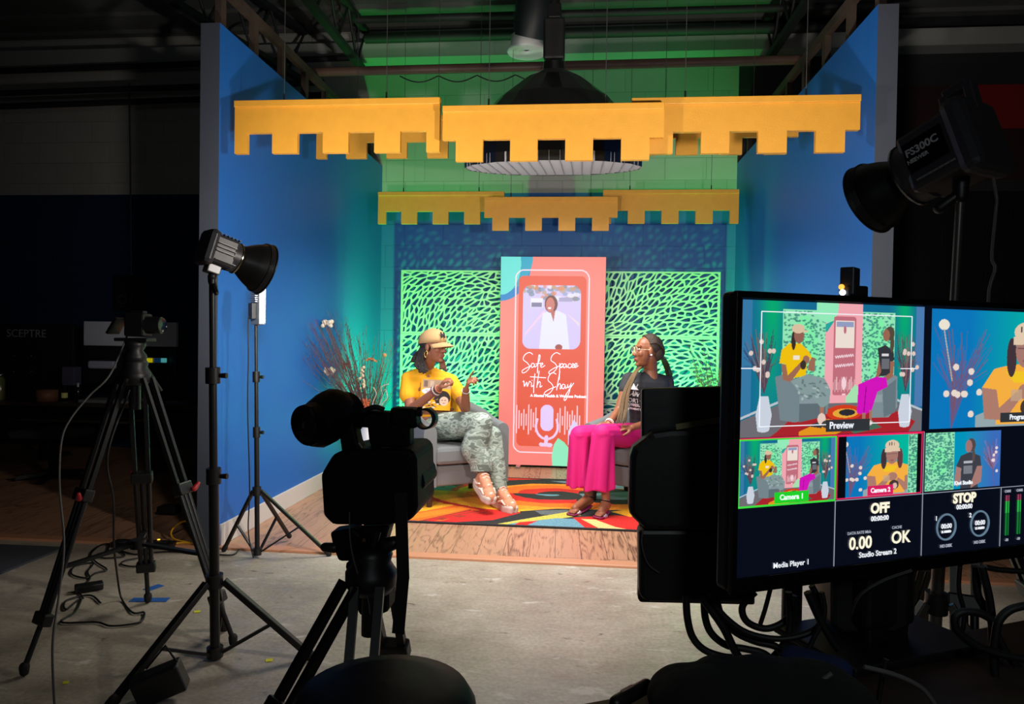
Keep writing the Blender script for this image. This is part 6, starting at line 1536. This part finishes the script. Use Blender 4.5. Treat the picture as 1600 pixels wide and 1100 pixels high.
# transmitter on top
tc_ = mp_(.165, hgt + .0, -.02) ; tc_ = cs(1328, 440, 1.16)
wt = thing('wireless_transmitter', 'small dark wireless video transmitter standing on the big monitor', 'transmitter', tc_ - Vector((0, 0, .025)))
RM = MM.to_3x3() @ Matrix.Rotation(-.35, 3, 'Y')
MB().box(tc_, (.034, .022, .045), Matrix((xd, Vector((-xd.y, xd.x, 0)), up)).transposed() @ Matrix.Rotation(.5, 3, 'Z')).build('transmitter_body', mat('transmitter_grey', (44, 48, 56), .4), wt, bev=.002)
MB().box(tc_ + Vector((.006, 0, -.022)), (.042, .03, .022), MM.to_3x3()).build('mount_clamp', BLACK, wt, bev=.003)
MB().ell(tc_ + _r * -.020 + _f * -.014 - up * .010, .0045).build('amber_led', em('amber_led_lamp', (255, 160, 60), 2), wt); MB().ell(tc_ + _r * -.018 + _f * -.014 - up * .019, .005).build('white_led', em('white_led_lamp', (240, 245, 255), 2), wt)
# second monitor seen from behind with equipment case
Yb = 1.30
bm = thing('rear_facing_monitor', 'black monitor seen from behind between right chair and multi-view screen', 'monitor', at(1070, 940, Y=Yb))
slab([(1003, 608), (1175, 603), (1180, 700), (1180, 946), (1000, 942), (997, 936), (1000, 800), (1003, 700)], Yb, .03, 'rear_case', bm, .004, BLACK)
slab([(985, 715), (990, 700), (1012, 683), (1020, 676), (1048, 672), (1160, 668), (1165, 830), (1010, 830), (983, 804)], Yb - .05, .05, 'rear_housing', bm, .010, BLACK)
slab([(998, 828), (1165, 828), (1165, 944), (1010, 941), (999, 932)], Yb - .03, .05, 'lower_housing', bm, .008, BLACK)
MB().bar(at(1056, 667, Y=Yb - .055), at(1134, 655, Y=Yb - .055), .004, .0095).build('masking_tape', mat('beige_tape', (120, 114, 80), .7), bm)
MB().tube(smooth_path([at(1005, 826, Y=Yb - .04), at(1003, 850, Y=Yb - .04), at(1012, 880, Y=Yb - .04), at(1030, 895, Y=Yb - .04)], 6), .0014, 6).build('rear_cable', mat('glint_cable', (1, 1, 1)), bm)
pb_ = at(1090, 946, Y=Yb); zt_ = at(1090, 946, Y=Yb).z
MB().tube([(pb_.x + .17, Yb + .02, zt_ + .05), (pb_.x + .17, Yb + .02, .02)], .018, 12).build('stand_post', BLACKM, bm)
MB().lathe([(.001, 0), (.16, 0), (.16, .012), (.02, .02), (.001, .02)], Matrix.Translation((pb_.x + .17, Yb + .02, 0)), 30).build('stand_base', BLACKM, bm)
# cable bundles under the monitors
def cab(pts, Y, r, label, m_=None):
    P_ = [at(p[0], p[1], Y=p[2] if len(p) > 2 else Y) for p in pts]
    for p in P_:
        if p.z < .76 and False: p.z = .76
    return tag(MB().tube(smooth_path(P_, 8), r, 8).build('cable', m_ or CABLE), label, 'cable')
cab([(1072, 930), (1074, 965), (1082, 995), (1100, 1015), (1130, 1026), (1165, 1030), (1195, 1048)], 1.20, .0062, 'thick black cable, outermost arc hanging below the rear-facing monitor')
cab([(1100, 930), (1102, 965), (1112, 990), (1135, 1008), (1165, 1014), (1195, 1022), (1220, 1046)], 1.18, .0060, 'thick black cable, second arc from the left below the monitors')
cab([(1118, 930), (1128, 965), (1150, 988), (1180, 1002), (1215, 1012), (1235, 1042)], 1.16, .0060, 'thick black cable, third arc from the left below the monitors')
cab([(1098, 935), (1130, 980), (1150, 1020), (1172, 1050)], 1.14, .0065, 'straight black cable slanting down to the table edge')
cab([(1268, 915), (1285, 950), (1282, 975), (1255, 992), (1210, 998), (1160, 985), (1120, 950), (1112, 925)], 1.14, .005, 'black cable curling round behind the big monitor stand')
cab([(1262, 925), (1280, 965), (1296, 995), (1310, 1015)], 1.12, .0065, 'black cable slanting right to the monitor stand')
cab([(1284, 925), (1288, 960), (1270, 1000), (1258, 1024)], 1.12, .004, 'thin black cable slanting left before the monitor stand')
cab([(1524, 885), (1528, 930), (1548, 965), (1552, 1010), (1560, 1060)], 1.20, .0065, 'thick black cable dropping right of the stand pole onto the table')
cab([(1534, 885), (1545, 930), (1555, 985), (1580, 1030), (1610, 1060)], 1.18, .0062, 'thick black cable running to the lower right corner of the table')
cab([(1610, 945), (1580, 952), (1562, 968), (1556, 990), (1552, 1030), (1558, 1070)], 1.14, .0062, 'black cable loop entering from the right edge above the table')
cab([(1550, 968), (1530, 958), (1505, 956), (1492, 965), (1496, 985), (1520, 1005), (1555, 1020), (1610, 1032)], 1.12, .0060, 'black cable coiled in a wide loop over the right end of the table')
cab([(1500, 880), (1498, 920), (1506, 955), (1504, 985)], 1.24, .004, 'thin black cable hanging beside the stand pole at right')
cab([(1600, 893), (1560, 890), (1540, 886)], 1.3, .005, 'short black cable crossing right under the big monitor')
cab([(1180, 925), (1160, 948), (1168, 972), (1200, 982), (1232, 965), (1240, 930)], 1.22, .006, 'black cable forming a round loop between the two monitors')
cab([(1205, 915), (1196, 950), (1188, 975)], 1.25, .004, 'thin black cable crossing inside the round cable loop')
cab([(1232, 925), (1234, 980), (1222, 1010), (1205, 1030)], 1.2, .006, 'thick black cable falling right of the round cable loop')
cab([(1425, 892), (1380, 908), (1345, 930), (1330, 960)], 1.05, .0028, 'thin black wire arching over the monitor stand')
cab([(1385, 1030), (1378, 1060), (1372, 1100)], .98, .0035, 'thin cable on the tabletop below the monitor stand')
cab([(1300, 1052), (1270, 1072), (1235, 1083), (1205, 1081)], .93, .003, 'thin grey cable curving over the black cloth', mat('grey_cable', (88, 86, 84), .5))
cab([(1350, 1042), (1400, 1055), (1440, 1075), (1462, 1102)], .93, .003, 'thin brownish cable trailing to the bottom edge on the table', mat('grey_cable', (88, 86, 84), .5))
# other dark equipment behind: tripod seen under the monitor
hb3 = at(1500, 870, Y=2.3); hb3.z = .95
video_tripod((hb3.x + .02, 2.35, .86), [(hb3.x - .12, 2.0, 0), (hb3.x + .42, 2.3, 0), (hb3.x + .02, 2.8, 0)], 'dark tripod standing behind the big monitor at right', .012, False, False)
# box under monitor seen behind the stand
ob = thing('equipment_case', 'black equipment case hanging behind the monitor stand above the table', 'case', at(1362, 960, Y=1.28))
slab([(1300, 890), (1426, 880), (1424, 982), (1398, 992), (1318, 992), (1300, 982)], 1.22, .10, 'case_body', ob, .008, BLACK)
slab([(1330, 985), (1400, 985), (1398, 1016), (1332, 1018)], 1.24, .06, 'case_foot', ob, .004, BLACK)
# cloth / bag, cap with pen
bg = MB(); rg = random.Random(2)
for k in range(16):
    x = 1075 + k * 14; y = 1068 + 10 * math.sin(k * 1.3) - (6 if 3 < k < 12 else 0); p = at(x, y, z=.79 + .01 * math.sin(k)); bg.ell(p + Vector((0, -.03, -.005)), (.05 + .01 * rg.random(), .075, .035))
clo = thing('black_cloth', 'crumpled black cloth bag heaped on the front of the brown table', 'cloth bag', at(1180, 1090, z=.75))
bg.blob('fabric', mat('black_cloth', (7, 7, 8), .95, bump=.3, bscale=25), clo, .008, 6)
bc = MB(); 
for k in range(6): bc.ell(at(1240 + 14 * k, 1026 + 4 * k, z=.775) + Vector((0, 0, 0)), (.022, .02, .018))
c_ = thing('blue_cloth', 'small dark blue cloth lying left of the monitor stand', 'cloth', at(1270, 1040, z=.76)); bc.blob('fabric', mat('navy_cloth', (24, 40, 84), .9), c_, .006, 5)
for (x0, y0, x1, y1, lab) in ((963, 1098, 1010, 1072, 'black marker lying at the near left corner of the brown table'), (1046, 1100, 1062, 1076, 'black marker poking out beside the black cloth bag')):
    p, q = at(x0, y0, z=.762), at(x1, y1, z=.768); t = thing('marker', lab, 'marker', p)
    MB().cap(p, q, .010, .010, 12).build('barrel', BLACK, t); MB().cap(p.lerp(q, .3) + Vector((-.004, 0, .007)), p.lerp(q, .6) + Vector((-.004, 0, .007)), .004, .004, 8).build('pink_highlight', mat('pink_highlight', (196, 150, 150), .4), t)  # pinkish highlight on the barrel, modelled as a pale strip

# ------------------------------------------------------------------ dark desk at far left
YD = 6.1
dk = at(0, 627, Y=YD - .35); zt = dk.z
x0, x1 = at(-30, 627, Y=YD - .35).x, at(318, 632, Y=YD - .35).x
ds = thing('work_desk', 'dark cluttered work desk against the dim left wall', 'desk', ((x0 + x1) / 2, YD, .012))
DW = mat('dark_desk_wood', (58, 48, 42), .5)
MB().box(((x0 + x1) / 2, YD, zt - .015), (x1 - x0, .72, .03)).build('desktop', DW, ds, bev=.003)
for sx_ in (x0 + .06, x1 - .06):
    for sy_ in (-.3, .3): MB().box((sx_, YD + sy_, zt / 2 - .009), (.05, .05, zt - .042)).build('leg', BLACKM, ds)
MB().box(((x0 + x1) / 2 - .3, YD, zt - .17), ((x1 - x0) * .55, .5, .02)).build('keyboard_shelf', DW, ds)
def on_desk(px, py, Y): p = at(px, py, Y=Y); return p
# television box panel at left
tv = thing('boxed_television', 'black television back with pale maker lettering on the dim desk', 'television', at(55, 600, Y=6.3))
p0, p1 = at(-20, 505, Y=6.3), at(115, 600, Y=6.3)
MB().box(((p0.x + p1.x) / 2, 6.32, (p0.z + zt) / 2), (p1.x - p0.x, .05, p0.z - zt)).build('rear_case', mat('tv_black', (20, 22, 26), .6), tv, bev=.008)
text_mesh('SCEPTRE', .105, frame(at(10, 521, Y=6.29), (1, 0, 0), (0, 0, 1)), mat('dim_lettering', (150, 156, 166), .5), 'maker_lettering', tv, .001)
for x_, y_ in ((22, 556), (49, 556), (22, 580), (49, 580)): MB().ell(at(x_, y_, Y=6.29), .008, None, 8, 6).build('mount_screw', CHROME, tv)
# grey monitor back with router
gp = thing('grey_panel_monitor', 'wide monitor with a grey upper back panel behind the small camera', 'monitor', at(205, 600, Y=6.28))
g0, g1, g2 = at(133, 502, Y=6.3), at(277, 542, Y=6.3), at(277, 602, Y=6.3)
MB().box(((g0.x + g1.x) / 2, 6.3, (g0.z + g1.z) / 2), (g1.x - g0.x, .04, g0.z - g1.z)).build('grey_panel', mat('panel_grey', (214, 216, 230), .5), gp, bev=.004)
MB().box(((g0.x + g1.x) / 2, 6.31, (g1.z + g2.z) / 2), (g1.x - g0.x, .05, g1.z - g2.z)).build('lower_case', mat('case_dark_blue', (24, 26, 34), .5), gp, bev=.004)
MB().box(((g0.x + g1.x) / 2, 6.31, (g2.z + zt) / 2), (.12, .05, g2.z - zt + .02)).build('stand_post', BLACKM, gp)
MB().box(((g0.x + g1.x) / 2, 6.28, zt + .008), (.34, .2, .016)).build('stand_base', BLACKM, gp, bev=.004)
MB().box(at(160, 570, Y=6.24), (.27, .05, .075)).build('cable_cover', mat('dim_grey_plastic', (190, 190, 210), .5), gp, bev=.02)
pr = thing('coloured_port_strip', 'port strip with yellow and blue sockets behind the small camera', 'router', at(243, 563, Y=6.25))
MB().box(at(243, 563, Y=6.27), (.22, .03, .05)).build('strip_body', mat('port_white', (190, 190, 190), .5), pr, bev=.004)
for x_, c_, w_ in ((232, (230, 214, 20), .065), (246, (10, 50, 90), .055), (256, (90, 190, 190), .045)): MB().box(at(x_, 563, Y=6.245), (w_, .02, .038)).build('socket_block', mat('socket_%d' % c_[0], c_, .5, emit=.45), pr)  # sockets given a glow of their own so they show on the dark desk
# lesser desk things
def small(nm, lab, cat, px, Yd, build):
    p = at(px, 600, Y=Yd); p.z = zt; t = thing(nm, lab, cat, p); build(t, p); return t
small('tape_roll', 'large roll of brown packing tape on the dim desk', 'tape roll', 74, 5.86, lambda t, p: (MB().lathe([(.045, 0), (.085, 0), (.085, .10), (.045, .10), (.045, 0)], Matrix.Translation(p), 32).build('tape', mat('brown_tape', (150, 98, 76), .5), t), MB().lathe([(.040, .002), (.0449, .002), (.0449, .098), (.040, .098), (.040, .002)], Matrix.Translation(p), 32).build('core', mat('card_core', (120, 90, 60), .8), t)))
small('small_bottle', 'small bottle with pale yellow label beside the tape roll', 'bottle', 101, 5.9, lambda t, p: (MB().lathe([(.001, 0), (.022, 0), (.024, .01), (.024, .085), (.012, .10), (.010, .12), (.001, .12)], Matrix.Translation(p), 20).build('bottle_body', mat('dark_bottle', (30, 28, 24), .2), t), MB().lathe([(.0245, .03), (.0245, .075)], Matrix.Translation(p), 20).build('bottle_label', mat('pale_yellow_label', (210, 200, 120), .5, emit=.03), t), MB().lathe([(.011, .115), (.013, .115), (.013, .14), (.001, .14)], Matrix.Translation(p), 16).build('bottle_cap', BLACK, t)))  # faint glow added to the bottle label
small('spray_bottle', 'slim dark bottle with white nozzle right of the yellow labelled one', 'bottle', 122, 5.9, lambda t, p: (MB().lathe([(.001, 0), (.024, 0), (.024, .11), (.010, .13), (.001, .13)], Matrix.Translation(p), 20).build('bottle_body', mat('blue_black_bottle', (24, 30, 42), .2), t), MB().lathe([(.009, .13), (.009, .165), (.001, .165)], Matrix.Translation(p), 12).build('nozzle', mat('nozzle_white', (220, 220, 220), .5), t)))
small('glass_jar', 'tall glass jar at the far left edge of the dim desk', 'jar', 0, 5.86, lambda t, p: (MB().lathe([(.001, 0), (.04, 0), (.042, .01), (.042, .18), (.03, .20), (.03, .215), (.001, .215)], Matrix.Translation(p), 24).build('jar_body', mat('olive_glass', (104, 106, 70), .15), t), MB().lathe([(.032, .21), (.034, .21), (.034, .235), (.001, .235)], Matrix.Translation(p), 20).build('jar_lid', CHROME, t)))
small('paper_stack', 'pile of pale papers lying on the desk behind the tripod', 'papers', 175, 5.95, lambda t, p: (MB().box(p + Vector((0, 0, .012)), (.45, .25, .024)).build('paper_pile', mat('dim_paper', (120, 120, 118), .8), t)))
small('blue_folder', 'bluish folder at the right end of the dim desk', 'folder', 272, 5.92, lambda t, p: (MB().box(p + Vector((0, 0, .008)), (.16, .12, .016)).build('cover', mat('folder_blue', (90, 110, 150), .4), t), MB().box(p + Vector((-.01, -.01, .018)), (.10, .08, .004)).build('sheet', mat('sheet_pale', (170, 180, 200), .5), t)))
small('desk_speaker', 'small box with a grey front and a hanging cable beside the television', 'box', 112, 6.15, lambda t, p: (MB().box(p + Vector((0, 0, .21)), (.12, .10, .17)).build('box_body', mat('purple_grey_box', (92, 88, 108), .5), t, bev=.006), MB().box(p + Vector((0, 0, .06)), (.05, .05, .13)).build('support', BLACK, t)))
mt = small('mini_tripod', 'miniature black tripod on the right end of the dim desk', 'tripod', 262, 5.98, lambda t, p: [MB().tube([p + Vector((0, 0, .17)), p + Vector(v)], .005, 6).build('leg', BLACKM, t) for v in ((-.09, -.04, .003), (.11, -.03, .003), (.0, .09, .003))] + [MB().tube([p + Vector((0, 0, .16)), p + Vector((0, 0, .26))], .009, 8).build('column', BLACKM, t)])
sh = small('gadget', 'pale grey gadget on the shelf under the dim desktop', 'gadget', 62, 5.9, lambda t, p: (MB().ell(Vector((p.x, p.y, zt - .145)), (.07, .03, .018)).build('gadget_body', mat('gadget_grey', (90, 92, 94), .4), t), MB().ell(Vector((p.x + .03, p.y - .01, zt - .128)), (.012, .012, .008)).build('gadget_knob', CHROME, t)))
sh.location.z = zt - .16
# poster and wall conduit
pz = at(200, 458, Y=YB - .03); pr = thing('square_poster', 'small dark square poster with two pale rings on the dim wall', 'poster', pz)
PCc = Canvas(50, 56, (9, 10, 13)); PCc.ellipse(.30, .68, .16, .15, (58, 54, 48)); PCc.ellipse(.30, .68, .10, .10, (9, 10, 13)); PCc.ellipse(.68, .68, .14, .15, (48, 46, 44)); PCc.ellipse(.68, .68, .08, .10, (9, 10, 13)); PCc.rect(.2, .86, .45, .9, (60, 30, 34)); PCc.rect(.55, .86, .8, .93, (54, 28, 30)); PCc.rect(.2, .22, .35, .34, (26, 24, 26)); PCc.rect(.55, .22, .72, .34, (26, 24, 26))
a0, a1 = at(175, 430, Y=YB - .03), at(225, 486, Y=YB - .03)
MB().box(((a0.x + a1.x) / 2, YB - .01, (a0.z + a1.z) / 2), (a1.x - a0.x, .02, a0.z - a1.z)).build('poster_board', mat('poster_edge', (10, 10, 12), .6), pr)
PCc.grid('poster_print', attr_mat('poster_ink', .6), frame((a0.x, YB - .022, a1.z), (1, 0, 0), (0, 0, 1)), a1.x - a0.x, a0.z - a1.z, pr)
tag(MB().tube([at(202, 130, Y=YB - .02), at(204, 300, Y=YB - .02), at(205, 430, Y=YB - .02)], .008, 6).tube([at(226, 482, Y=YB - .02), at(226, 505, Y=YB - .02)], .006, 6).build('wall_conduit', mat('conduit_grey', (66, 72, 80), .5)), 'thin grey conduit running down the dim wall to the square poster', 'conduit')
tag(MB().box((-5.4, YB - .004, 3.4), (.0, .0, .0)).build('x', BLACK), 'x', 'x') if False else None
# dim conference chairs under desk: office chair back
oc = thing('office_chair', 'dark office chair tucked under the dim desk', 'chair', (at(90, 700, Y=5.6).x, 5.55, .012))
oz = oc.location
MB().box(oz + Vector((0, 0, .40)), (.46, .44, .06)).build('seat', mat('chair_black_cloth', (18, 18, 20), .8), oc, bev=.02)
MB().box(oz + Vector((-.0, .0, .20)), (.05, .05, .34)).build('post', BLACKM, oc)
for k in range(5): g_ = k * 2 * PI / 5; MB().bar(oz + Vector((0, 0, .07)), oz + Vector((.26 * math.cos(g_), .26 * math.sin(g_), .04)), .04, .03).build('base_arm', BLACKM, oc)
